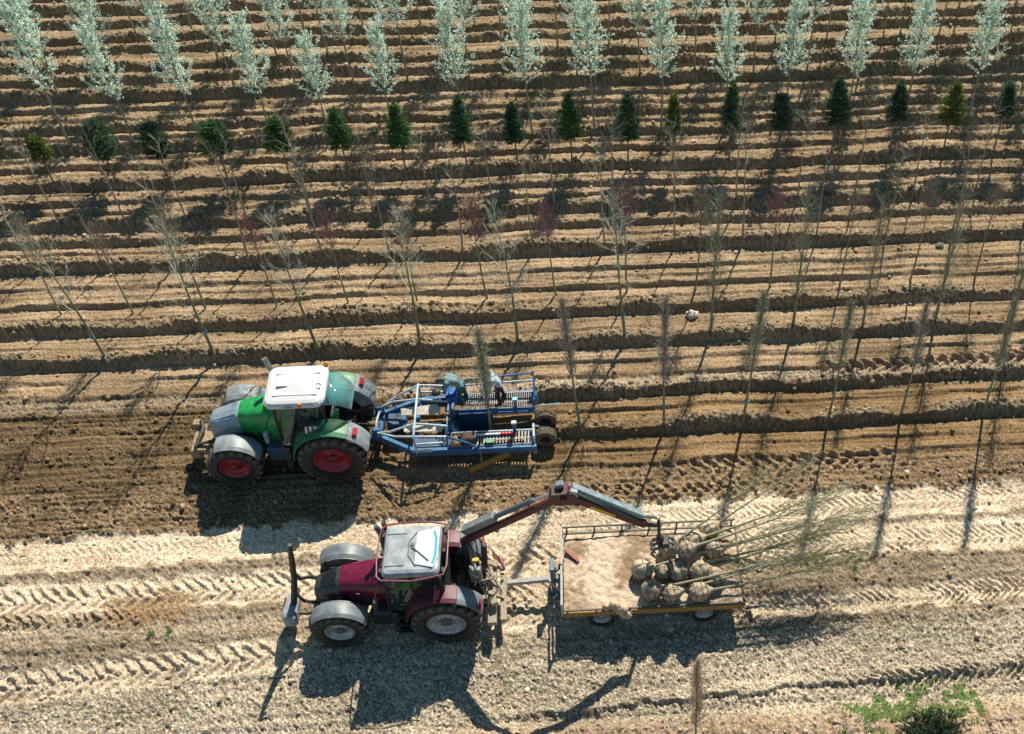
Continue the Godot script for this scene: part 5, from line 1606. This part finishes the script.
	quad_plate(m, L.call(-5.0, 0.9, -24.3), L.call(-5.0, 0.9, -23.66), L.call(-4.55, -0.35, -23.66), L.call(-4.55, -0.35, -24.3), 0.03)
	put(m, "share", dblue, t)
	# platforms: bars of the grating are one mesh each
	for q in [[-25.2, -24.42, -4.75, -2.45], [-23.58, -23.08, -5.0, -2.45]]:
		m = MB.new()
		var n := 34 if q[0] < -24.0 else 26
		for k in n:
			if q[0] < -24.0:
				var x := lerpf(q[2], q[3], (k + 0.5) / n)
				m.box(L.call(x, 0.76, (q[0] + q[1]) * 0.5), Vector3(0.026, 0.03, q[1] - q[0]), Basis.IDENTITY, 0.004)
			else:
				var x := lerpf(q[2], q[3], (k + 0.5) / n)
				m.box(L.call(x, 0.76, (q[0] + q[1]) * 0.5), Vector3(0.05, 0.025, q[1] - q[0]), Basis.IDENTITY, 0.004)
		for z in [q[0], (q[0] + q[1]) * 0.5, q[1]]:
			m.box(L.call((q[2] + q[3]) * 0.5, 0.735, z), Vector3(q[3] - q[2], 0.04, 0.04), Basis.IDENTITY, 0.004)
		put(m, "platform", steel, t)
		m = MB.new()
		m.box(L.call((q[2] + q[3]) * 0.5, 0.74, q[1] + 0.04 if q[0] < -24.0 else q[0] - 0.04), Vector3(q[3] - q[2] + 0.1, 0.09, 0.05), Basis.IDENTITY, 0.008)
		put(m, "platform_edge", blue if q[0] < -24.0 else pale, t)
	m = MB.new()
	m.box(L.call(-3.7, 0.9, -24.36), Vector3(2.6, 0.16, 0.04), Basis.IDENTITY, 0.008)
	put(m, "kick_board", blue, t)
	# rails of the far platform
	for q in [[[-4.6, 1.35, -25.28], [-2.45, 1.55, -25.28]], [[-4.6, 1.1, -25.28], [-2.45, 1.2, -25.28]], [[-2.42, 0.75, -25.28], [-2.42, 1.65, -25.28]], [[-4.62, 0.75, -25.28], [-4.62, 1.4, -25.28]], [[-2.42, 1.5, -25.28], [-2.4, 1.1, -24.5]], [[-2.42, 0.7, -24.48], [-2.42, 1.25, -24.48]]]:
		m = MB.new()
		m.beam(L.call(q[0][0], q[0][1], q[0][2]), L.call(q[1][0], q[1][1], q[1][2]), 0.05, 0.05, Vector3.UP if q[0][0] != q[1][0] or q[0][2] != q[1][2] else Vector3.RIGHT)
		put(m, "guard_rail", blue if q[0][1] > 1.2 or q[0][0] > -3.0 else pale, t)
	m = MB.new()
	m.beam(L.call(-2.42, 0.45, -24.95), L.call(-2.42, 1.15, -24.75), 0.16, 0.2, Vector3.RIGHT)
	put(m, "end_plate", blue, t)
	for q in [[-3.0, -24.45, steel, 1.25], [-3.02, -23.55, blue, 1.2]]:
		m = MB.new()
		m.beam(L.call(q[0], 0.6, q[1]), L.call(q[0], q[3], q[1]), 0.11, 0.11, Vector3.RIGHT)
		var po := put(m, "post", q[2], t)
		m = MB.new()
		m.box(L.call(q[0], q[3] + 0.03, q[1]), Vector3(0.16, 0.06, 0.14), Basis.IDENTITY, 0.012)
		put(m, "post_cap", mat("cap_cyan", Vector3(0.2, 0.5, 0.55), 0.5) if q[1] < -24.0 else pale, po)
	m = MB.new()
	m.beam(L.call(-2.4, 0.35, -23.0), L.call(-2.42, 0.9, -23.2), 0.07, 0.07, Vector3.RIGHT)
	m.beam(L.call(-2.42, 0.9, -23.2), L.call(-2.44, 0.95, -23.7), 0.07, 0.07)
	put(m, "end_tube", pale, t)
	m = MB.new()
	m.tube(L.call(-2.35, 0.85, -24.5), L.call(-1.6, 0.86, -24.55), 0.02, 6)
	put(m, "marker_rod", mat("rod_cyan", Vector3(0.25, 0.45, 0.55), 0.5), t)
	# press wheels
	for z in [-24.35, -23.62]:
		wheel(t, L.call(-2.1, 0.36, z), 0.36, 0.3, 0.16, 1.0, dark, mat("tyre_clay", Vector3(0.17, 0.135, 0.095), 0.95, 0.0, 1.5), 14)
	m = MB.new()
	m.beam(L.call(-2.9, 0.5, -24.0), L.call(-2.1, 0.36, -24.0), 0.1, 0.12)
	m.tube(L.call(-2.1, 0.36, -24.5), L.call(-2.1, 0.36, -23.45), 0.05, 8)
	put(m, "wheel_axle", dark, t)
	# ochre covering board below the near side
	m = MB.new()
	m.beam(L.call(-4.45, 0.2, -22.55), L.call(-3.2, 0.38, -23.02), 0.07, 0.24)
	m.beam(L.call(-4.05, 0.3, -22.7), L.call(-4.1, 0.55, -23.0), 0.06, 0.1)
	put(m, "covering_board", mat("board_ochre", Vector3(0.36, 0.22, 0.05), 0.8, 0.0, 1.6), t)
	# operator's valve console
	m = MB.new()
	m.box(L.call(-5.0, 1.2, -24.78), Vector3(0.34, 0.3, 0.4), Basis.IDENTITY, 0.03)
	put(m, "console", mat("console_blue", Vector3(0.03, 0.14, 0.5), 0.35), t)
	m = MB.new()
	m.lathe(L.call(-5.45, 1.34, -24.78), Vector3(-0.3, 1, 0).normalized(), [Vector2(0.0, 0.0), Vector2(0.13, 0.0), Vector2(0.15, 0.05), Vector2(0.12, 0.1), Vector2(0, 0.12)], 16)
	m.box(L.call(-5.3, 1.1, -24.6), Vector3(0.3, 0.26, 0.2), Basis.IDENTITY, 0.03)
	for k in 4: m.tube(L.call(-5.1 + 0.07 * k, 1.3, -24.6), L.call(-5.12 + 0.07 * k, 1.5, -24.55), 0.014, 6)
	put(m, "valve_block", dark, t)
	for k in 8:
		var r := RandomNumberGenerator.new()
		r.seed = 70 + k
		var p0: Vector3 = L.call(-5.1 + r.randf() * 0.2, 1.1 + r.randf() * 0.3, -24.6 + r.randf() * 0.9)
		var p3: Vector3 = L.call(-5.3 + r.randf() * 0.5, 0.75, -24.5 + r.randf() * 1.2)
		var mid: Vector3 = (p0 + p3) * 0.5 + Vector3(r.randf_range(-0.4, 0.1), 0.3, r.randf_range(-0.2, 0.2))
		var pts := []
		var rr := []
		for i in 9:
			var u := i / 8.0
			pts.append(p0.lerp(mid, u).lerp(mid.lerp(p3, u), u))
			rr.append(0.018)
		m = MB.new()
		m.path(pts, rr, 6)
		put(m, "hose", dark if k % 3 else pale, t)
	# tools on the near platform
	var rod := thing("measuring_rod", "red and white measuring rod lying on the machine's near platform", "rod", Vector3(-3.6, 0.82, -23.45))
	for k in 5:
		m = MB.new()
		m.tube(Vector3(-0.62 + 0.25 * k, 0, 0.0), Vector3(-0.37 + 0.25 * k, 0, 0.0), 0.035, 8)
		put(m, "segment", mat("stripe_red", Vector3(0.6, 0.02, 0.03), 0.4) if k >= 3 else mat("rod_white", Vector3(0.7, 0.7, 0.68), 0.5), rod)
	var sp := thing("spade", "spade with a wooden handle lying on the machine's near platform", "spade", Vector3(-3.3, 0.81, -23.2))
	m = MB.new()
	m.tube(Vector3(-0.35, 0.03, 0.02), Vector3(0.55, 0.03, -0.02), 0.02, 8)
	m.tube(Vector3(0.55, 0.03, -0.1), Vector3(0.55, 0.03, 0.06), 0.018, 8)
	put(m, "handle", mat("wood_handle", Vector3(0.42, 0.26, 0.11), 0.7), sp)
	m = MB.new()
	m.prism([Vector2(-0.35, -0.05), Vector2(-0.35, 0.08), Vector2(-0.55, 0.1), Vector2(-0.66, 0.02), Vector2(-0.55, -0.08)], Vector3(0, 0.02, 0), Vector3.RIGHT, Vector3(0, 0, 1), Vector3(0, 0.015, 0))
	put(m, "blade", mat("blade_green", Vector3(0.08, 0.25, 0.12), 0.5), sp)
	var sk := thing("sack", "dark lumpy sack on the machine's near platform by the rod", "sack", Vector3(-4.5, 0.9, -23.3))
	var so := put(lump_mesh(91, 0.5, 10, 14, 0.7), "bag", mat("sack_brown", Vector3(0.10, 0.07, 0.065), 0.95, 0.0, 2.0), sk)
	so.scale = Vector3(0.26, 0.2, 0.22)
	var bo := thing("wooden_box", "small open box of soil on the machine's near platform edge", "box", Vector3(-4.82, 0.775, -23.28))
	m = MB.new()
	m.box(Vector3(0, 0.02, 0), Vector3(0.28, 0.02, 0.36), Basis.IDENTITY, 0.004)
	for s in [-1.0, 1.0]:
		m.box(Vector3(s * 0.14, 0.08, 0), Vector3(0.02, 0.14, 0.4), Basis.IDENTITY, 0.004)
		m.box(Vector3(0, 0.08, s * 0.19), Vector3(0.26, 0.14, 0.02), Basis.IDENTITY, 0.004)
	put(m, "crate", mat("box_wood", Vector3(0.42, 0.32, 0.22), 0.85, 0.0, 2.0), bo)
	var fl := put(lump_mesh(92, 0.4, 6, 10, 0.5), "filling", mat("clod_tan", Vector3(0.44, 0.33, 0.22)), bo)
	fl.scale = Vector3(0.13, 0.1, 0.17)
	fl.position = Vector3(0, 0.08, 0)

# ---------------------------------------------------------------- people
# a body is a field of tapered capsules joined smoothly and meshed as surface nets
func field(m: MB, bones: Array, cell: float, k: float):
	var lo := Vector3.INF
	var hi := -Vector3.INF
	for b in bones:
		var rr: float = maxf(b[2], b[3]) + k + cell * 2.0
		for q in [b[0], b[1]]:
			lo = lo.min(q - Vector3.ONE * rr)
			hi = hi.max(q + Vector3.ONE * rr)
	var n := Vector3i(((hi - lo) / cell).ceil()) + Vector3i.ONE
	var sy := n.x
	var sz := n.x * n.y
	var f := PackedFloat32Array()
	f.resize(n.x * n.y * n.z)
	f.fill(1.0)
	var best := PackedFloat32Array()
	best.resize(f.size())
	best.fill(1.0)
	var own := PackedInt32Array()
	own.resize(f.size())
	for bi in bones.size():
		var b = bones[bi]
		var a: Vector3 = b[0]
		var ba: Vector3 = b[1] - a
		var l2 := maxf(ba.length_squared(), 1e-6)
		var rr: float = maxf(b[2], b[3]) + k + cell * 1.5
		var i0 := Vector3i(((a.min(b[1]) - Vector3.ONE * rr - lo) / cell).floor()).max(Vector3i.ZERO)
		var i1 := Vector3i(((a.max(b[1]) + Vector3.ONE * rr - lo) / cell).ceil()).min(n - Vector3i.ONE)
		var ra: float = b[2]
		var rb: float = b[3]
		for z in range(i0.z, i1.z + 1):
			for y in range(i0.y, i1.y + 1):
				for x in range(i0.x, i1.x + 1):
					var p := lo + Vector3(x, y, z) * cell - a
					var u := clampf(p.dot(ba) / l2, 0.0, 1.0)
					var d := (p - ba * u).length() - lerpf(ra, rb, u)
					var at := x + y * sy + z * sz
					var e := f[at]
					var hh := maxf(k - absf(e - d), 0.0) / k
					f[at] = minf(e, d) - hh * hh * k * 0.25
					if d < best[at]:
						best[at] = d
						own[at] = bi
	var vert := {}
	var vcol := {}
	var offs := [0, 1, sy, sy + 1, sz, sz + 1, sz + sy, sz + sy + 1]
	var edges := [[0, 1], [2, 3], [4, 5], [6, 7], [0, 2], [1, 3], [4, 6], [5, 7], [0, 4], [1, 5], [2, 6], [3, 7]]
	for z in n.z - 1:
		for y in n.y - 1:
			for x in n.x - 1:
				var at := x + y * sy + z * sz
				var s := f[at] < 0.0
				var same := true
				for o in offs:
					if (f[at + o] < 0.0) != s:
						same = false
						break
				if same: continue
				var sum := Vector3.ZERO
				var c := 0
				for e in edges:
					var va := f[at + offs[e[0]]]
					var vb := f[at + offs[e[1]]]
					if (va < 0.0) == (vb < 0.0): continue
					var u := va / (va - vb)
					var pa := Vector3(e[0] & 1, (e[0] >> 1) & 1, (e[0] >> 2) & 1)
					var pb := Vector3(e[1] & 1, (e[1] >> 1) & 1, (e[1] >> 2) & 1)
					sum += pa.lerp(pb, u)
					c += 1
				vert[at] = lo + (Vector3(x, y, z) + sum / c) * cell
				vcol[at] = bones[own[at]][4]
	m.sm(true)
	for z in range(1, n.z - 1):
		for y in range(1, n.y - 1):
			for x in range(1, n.x - 1):
				var at := x + y * sy + z * sz
				var s := f[at] < 0.0
				for ax in 3:
					var st: int = [1, sy, sz][ax]
					if (f[at + st] < 0.0) == s: continue
					var u: int = [sy, sz, 1][ax]
					var w: int = [sz, 1, sy][ax]
					var q := [at, at - u, at - u - w, at - w]
					if not (vert.has(q[0]) and vert.has(q[1]) and vert.has(q[2]) and vert.has(q[3])): continue
					var o := s
					var order := [0, 2, 1, 0, 3, 2] if o else [0, 1, 2, 0, 2, 3]
					for i in order:
						m.st.set_color(vcol[q[i]])
						m.st.add_vertex(vert[q[i]])
	m.sm(false)

func hand(m: MB, wrist: Vector3, dir: Vector3, nrm: Vector3, s: float, c: Color):
	var d := dir.normalized()
	var side := d.cross(nrm).normalized()
	var dn := side.cross(d).normalized()
	var b := [[wrist - d * 0.02, wrist + d * 0.085, 0.028, 0.032, c], [wrist + d * 0.03 + side * 0.022, wrist + d * 0.09 + side * 0.024, 0.02, 0.016, c], [wrist + d * 0.03 - side * 0.022, wrist + d * 0.085 - side * 0.026, 0.02, 0.016, c]]
	for k in 4:
		var o := (k - 1.5) * 0.021
		var l: float = [0.062, 0.076, 0.07, 0.052][k]
		var p0 := wrist + d * 0.088 + side * o
		var p1 := p0 + d * l * 0.55 - dn * l * 0.25
		var p2 := p1 + d * l * 0.2 - dn * l * 0.5
		b.append([p0, p1, 0.0105, 0.0095, c])
		b.append([p1, p2, 0.0095, 0.008, c])
	var t0 := wrist + d * 0.025 + side * s * 0.028
	var t1 := t0 + d * 0.035 + side * s * 0.032 - dn * 0.01
	b.append([t0, t1, 0.013, 0.011, c])
	b.append([t1, t1 + d * 0.03 - dn * 0.02, 0.011, 0.009, c])
	field(m, b, 0.0065, 0.006)

# j: joints by name (local); w: clothing colours
func person(label: String, at: Vector3, j: Dictionary, w: Dictionary):
	var o := thing("person", label, "person", at)
	var m := MB.new(true)
	var sk := Color(0.46, 0.27, 0.18)
	var hip: Vector3 = j.hip
	var chest: Vector3 = j.chest
	var neck: Vector3 = j.neck
	var head: Vector3 = j.head
	var mid: Vector3 = hip.lerp(chest, 0.5) + j.get("belly", Vector3.ZERO)
	var acr := (neck - chest).normalized()
	var sd: Vector3 = (j.sr - j.sl).normalized()
	var bones := []
	for s in [-1.0, 1.0]:
		bones.append([hip + sd * 0.07 * s, mid + sd * 0.07 * s, 0.11, 0.105, w.top])
		bones.append([mid + sd * 0.07 * s, chest + sd * 0.09 * s, 0.105, 0.115, w.top])
	bones.append([j.sl, j.sr, 0.085, 0.085, w.top])
	bones.append([chest, neck, 0.11, 0.06, w.top])
	bones.append([neck, head, 0.055, 0.06, sk])
	for s in ["l", "r"]:
		bones.append([j["s" + s], j["e" + s], 0.068, 0.052, w.top])
		bones.append([j["e" + s], j["h" + s], 0.052, 0.04, w.top])
		bones.append([j["p" + s], j["k" + s], 0.098, 0.07, w.leg])
		bones.append([j["k" + s], j["f" + s] + Vector3(0, 0.1, 0), 0.07, 0.055, w.leg])
		bones.append([j["f" + s] + Vector3(0, 0.045, 0), j["f" + s] + Vector3(0, 0.04, 0) + j.toe * 0.17, 0.05, 0.042, w.shoe])
	bones.append([j.pl, j.pr, 0.11, 0.11, w.leg])
	field(m, bones, 0.022, 0.05)
	for s in ["l", "r"]:
		var d: Vector3 = j["h" + s] - j["e" + s]
		hand(m, j["h" + s], d, Vector3(0, 1, 0) if absf(d.normalized().y) < 0.8 else -j.face, -1.0 if s == "l" else 1.0, w.get("glove", sk))
	# head with nose, jaw and ears
	var fc: Vector3 = j.face.normalized()
	var up := (head - neck).normalized()
	var side := fc.cross(up).normalized()
	up = side.cross(fc).normalized()
	var hb := [[head + up * 0.045 - fc * 0.015, head + up * 0.04 + fc * 0.015, 0.088, 0.085, sk], [head - up * 0.02, head - up * 0.07 + fc * 0.045, 0.07, 0.045, sk], [head + fc * 0.085 + up * 0.01, head + fc * 0.108 - up * 0.02, 0.012, 0.016, sk], [head + side * 0.082 + up * 0.02, head + side * 0.09 - up * 0.03, 0.014, 0.012, sk], [head - side * 0.082 + up * 0.02, head - side * 0.09 - up * 0.03, 0.014, 0.012, sk]]
	for s in [-1.0, 1.0]:
		hb.append([head + fc * 0.088 + side * s * 0.034 + up * 0.012, head + fc * 0.09 + side * s * 0.036 + up * 0.012, 0.009, 0.009, Color(0.06, 0.04, 0.035)])
	hb.append([head + fc * 0.086 - up * 0.05 - side * 0.02, head + fc * 0.086 - up * 0.05 + side * 0.02, 0.007, 0.007, Color(0.34, 0.13, 0.11)])
	field(m, hb, 0.009, 0.018)
	var vm := StandardMaterial3D.new()
	vm.vertex_color_use_as_albedo = true
	vm.roughness = 0.85
	put(m, "body", vm, o)
	var hm := MB.new(true)
	field(hm, [[head + up * 0.075 - fc * 0.03, head + up * 0.07 + fc * 0.02, 0.082, 0.08, w.hat], [head + up * 0.03 - fc * 0.06, head + up * 0.06 - fc * 0.03, 0.075, 0.08, w.hat]], 0.012, 0.02)
	put(hm, w.get("hat_name", "hair"), vm, o)

func build_people():
	person("person in a grey and teal jacket bent over the machine's console", Vector3(-4.72, 0.775, -24.85), {"hip": Vector3(0.02, 0.80, -0.05), "chest": Vector3(-0.26, 1.08, -0.05), "neck": Vector3(-0.42, 1.12, -0.03), "head": Vector3(-0.56, 1.05, 0.0), "belly": Vector3(0.02, 0.07, 0), "sl": Vector3(-0.34, 1.07, 0.14), "sr": Vector3(-0.34, 1.07, -0.21), "el": Vector3(-0.42, 0.82, 0.2), "er": Vector3(-0.45, 0.82, -0.24), "hl": Vector3(-0.46, 0.64, 0.1), "hr": Vector3(-0.5, 0.66, -0.12), "pl": Vector3(0.02, 0.78, 0.06), "pr": Vector3(0.02, 0.78, -0.16), "kl": Vector3(-0.02, 0.43, 0.08), "kr": Vector3(0.06, 0.43, -0.18), "fl": Vector3(0.04, 0.0, 0.1), "fr": Vector3(0.14, 0.0, -0.2), "toe": Vector3(-1, 0, 0.1), "face": Vector3(-0.55, -0.85, 0.1)}, {"top": Color(0.16, 0.25, 0.27), "leg": Color(0.02, 0.13, 0.13), "shoe": Color(0.05, 0.04, 0.03), "hat": Color(0.06, 0.07, 0.08), "hat_name": "cap", "glove": Color(0.1, 0.1, 0.1)})
	person("person in a pale blue top and dark trousers steadying the tree in the machine", Vector3(-3.55, 0.775, -24.82), {"hip": Vector3(0.05, 0.83, 0.0), "chest": Vector3(-0.1, 1.17, 0.06), "neck": Vector3(-0.17, 1.34, 0.1), "head": Vector3(-0.22, 1.48, 0.13), "belly": Vector3(0.02, 0, -0.02), "sl": Vector3(-0.1, 1.27, 0.26), "sr": Vector3(-0.16, 1.27, -0.1), "el": Vector3(-0.2, 1.03, 0.42), "er": Vector3(-0.42, 1.08, 0.0), "hl": Vector3(-0.28, 0.9, 0.62), "hr": Vector3(-0.44, 1.0, 0.28), "pl": Vector3(0.04, 0.8, 0.1), "pr": Vector3(0.06, 0.8, -0.11), "kl": Vector3(-0.02, 0.44, 0.14), "kr": Vector3(0.08, 0.44, -0.14), "fl": Vector3(0.06, 0.0, 0.16), "fr": Vector3(0.18, 0.0, -0.16), "toe": Vector3(-0.9, 0, 0.4), "face": Vector3(-0.8, -0.4, 0.5)}, {"top": Color(0.34, 0.46, 0.55), "leg": Color(0.022, 0.026, 0.035), "shoe": Color(0.05, 0.04, 0.03), "hat": Color(0.05, 0.04, 0.03), "hat_name": "hair"})
	var seated := {"hip": Vector3(0.0, 0.12, 0), "chest": Vector3(0.06, 0.48, 0), "neck": Vector3(0.04, 0.66, 0), "head": Vector3(0.0, 0.8, 0), "sl": Vector3(0.05, 0.58, 0.18), "sr": Vector3(0.05, 0.58, -0.18), "el": Vector3(-0.08, 0.34, 0.26), "er": Vector3(-0.08, 0.34, -0.26), "hl": Vector3(-0.34, 0.38, 0.14), "hr": Vector3(-0.34, 0.38, -0.14), "pl": Vector3(-0.02, 0.12, 0.1), "pr": Vector3(-0.02, 0.12, -0.1), "kl": Vector3(-0.44, 0.14, 0.14), "kr": Vector3(-0.44, 0.14, -0.14), "fl": Vector3(-0.5, -0.4, 0.14), "fr": Vector3(-0.5, -0.4, -0.14), "toe": Vector3(-1, 0, 0), "face": Vector3(-1, 0, 0)}
	person("driver in a yellow green jacket inside the dark red tractor's cab", Vector3(-4.72 - 0.82, 1.72, -17.6), seated, {"top": Color(0.26, 0.66, 0.05), "leg": Color(0.26, 0.66, 0.05), "shoe": Color(0.04, 0.04, 0.04), "hat": Color(0.05, 0.04, 0.03), "hat_name": "hair"})
	person("driver in a pale shirt inside the green tractor's cab", Vector3(-8.45 - 0.6, 1.72, -23.78), seated, {"top": Color(0.45, 0.52, 0.46), "leg": Color(0.05, 0.06, 0.08), "shoe": Color(0.04, 0.04, 0.04), "hat": Color(0.05, 0.04, 0.03), "hat_name": "hair"})

func build_small():
	var white := mat("stone_white", Vector3(0.62, 0.57, 0.50), 0.9, 0.0, 2.0)
	var spots := [[2.95, -28.98, 0.19, "large white stone lying in a furrow below the slim trees", "white_stone"], [-6.3, -38.6, 0.1, "small white stone between conifers in the middle left", "white_stone"], [3.75, -38.5, 0.09, "small white stone right of the yellowish narrow conifer", "white_stone"], [12.3, -32.0, 0.13, "round greenish stone on a light strip at the right", "round_stone"], [9.1, -21.9, 0.08, "small pale stone on the dark verge at the right", "white_stone"]]
	for i in spots.size():
		var s = spots[i]
		var o := thing(s[4], s[3], "stone", Vector3(s[0], gh(s[0], s[1]) + s[2] * 0.35, s[1]), "loose stones")
		var b := put(lump_mesh(120 + i, 0.7, 8, 12, 0.75), "stone", white if s[4] == "white_stone" else mat("stone_green", Vector3(0.2, 0.22, 0.12), 0.9, 0.0, 2.0), o)
		b.scale = Vector3(s[2] * 1.2, s[2], s[2])

func _ready():
	# --- camera, sky, sun, exposure
	var cam := Camera3D.new()
	cam.name = "camera"
	cam.projection = Camera3D.PROJECTION_FRUSTUM
	cam.near = 0.5
	cam.far = 1500.0
	cam.size = 0.5 * 2.0 * 367.0 / 1200.0
	cam.frustum_offset = Vector2(-143.0 / 1200.0 * 0.5, 0.0)
	add_child(cam)
	cam.position = Vector3(0, 30, 0)
	cam.rotation_degrees = Vector3(-48.304, -3.27, 0)
	cam.current = true
	var env := Environment.new()
	env.background_mode = Environment.BG_SKY
	var sky := Sky.new()
	var sm := ProceduralSkyMaterial.new()
	sm.sky_top_color = Color(0.31, 0.46, 0.59)
	sm.sky_horizon_color = Color(0.66, 0.76, 0.84)
	sm.ground_horizon_color = Color(0.55, 0.5, 0.42)
	sm.ground_bottom_color = Color(0.3, 0.25, 0.2)
	sm.sky_curve = 0.15
	sm.sky_energy_multiplier = 0.85
	sky.sky_material = sm
	env.sky = sky
	env.tonemap_mode = Environment.TONE_MAPPER_LINEAR
	env.tonemap_exposure = 1.57
	env.sdfgi_enabled = true
	env.ssao_enabled = true
	env.ssil_enabled = true
	var we := WorldEnvironment.new()
	we.name = "world_environment"
	we.environment = env
	add_child(we)
	var sun := DirectionalLight3D.new()
	sun.name = "sun"
	sun.light_energy = 1.6
	sun.light_color = Color(1.0, 0.965, 0.90)
	sun.light_angular_distance = 0.5
	sun.shadow_enabled = true
	add_child(sun)
	sun.look_at_from_position(Vector3(0.32, 1.0, -0.95) * 50.0, Vector3.ZERO)
	# --- textures
	grime = noise_tex(21, 512, 0.012, Color(0.80, 0.77, 0.72), Color(1, 1, 1), FastNoiseLite.TYPE_SIMPLEX_SMOOTH, 6, 0.2, 0.75)
	bump = noise_tex(22, 1024, 0.02, Color(0, 0, 0), Color(1, 1, 1), FastNoiseLite.TYPE_SIMPLEX, 6, 0.1, 0.9)
	# --- setting, then things
	var t0 := Time.get_ticks_msec()
	setup_ground()
	build_ground()
	print("ground ", Time.get_ticks_msec() - t0)
	build_trees()
	print("trees ", Time.get_ticks_msec() - t0)
	build_green_tractor()
	build_planter()
	build_red_tractor()
	build_trailer()
	build_crane()
	build_load()
	print("machines ", Time.get_ticks_msec() - t0)
	build_people()
	build_small()
	build_litter()
	print("all ", Time.get_ticks_msec() - t0)
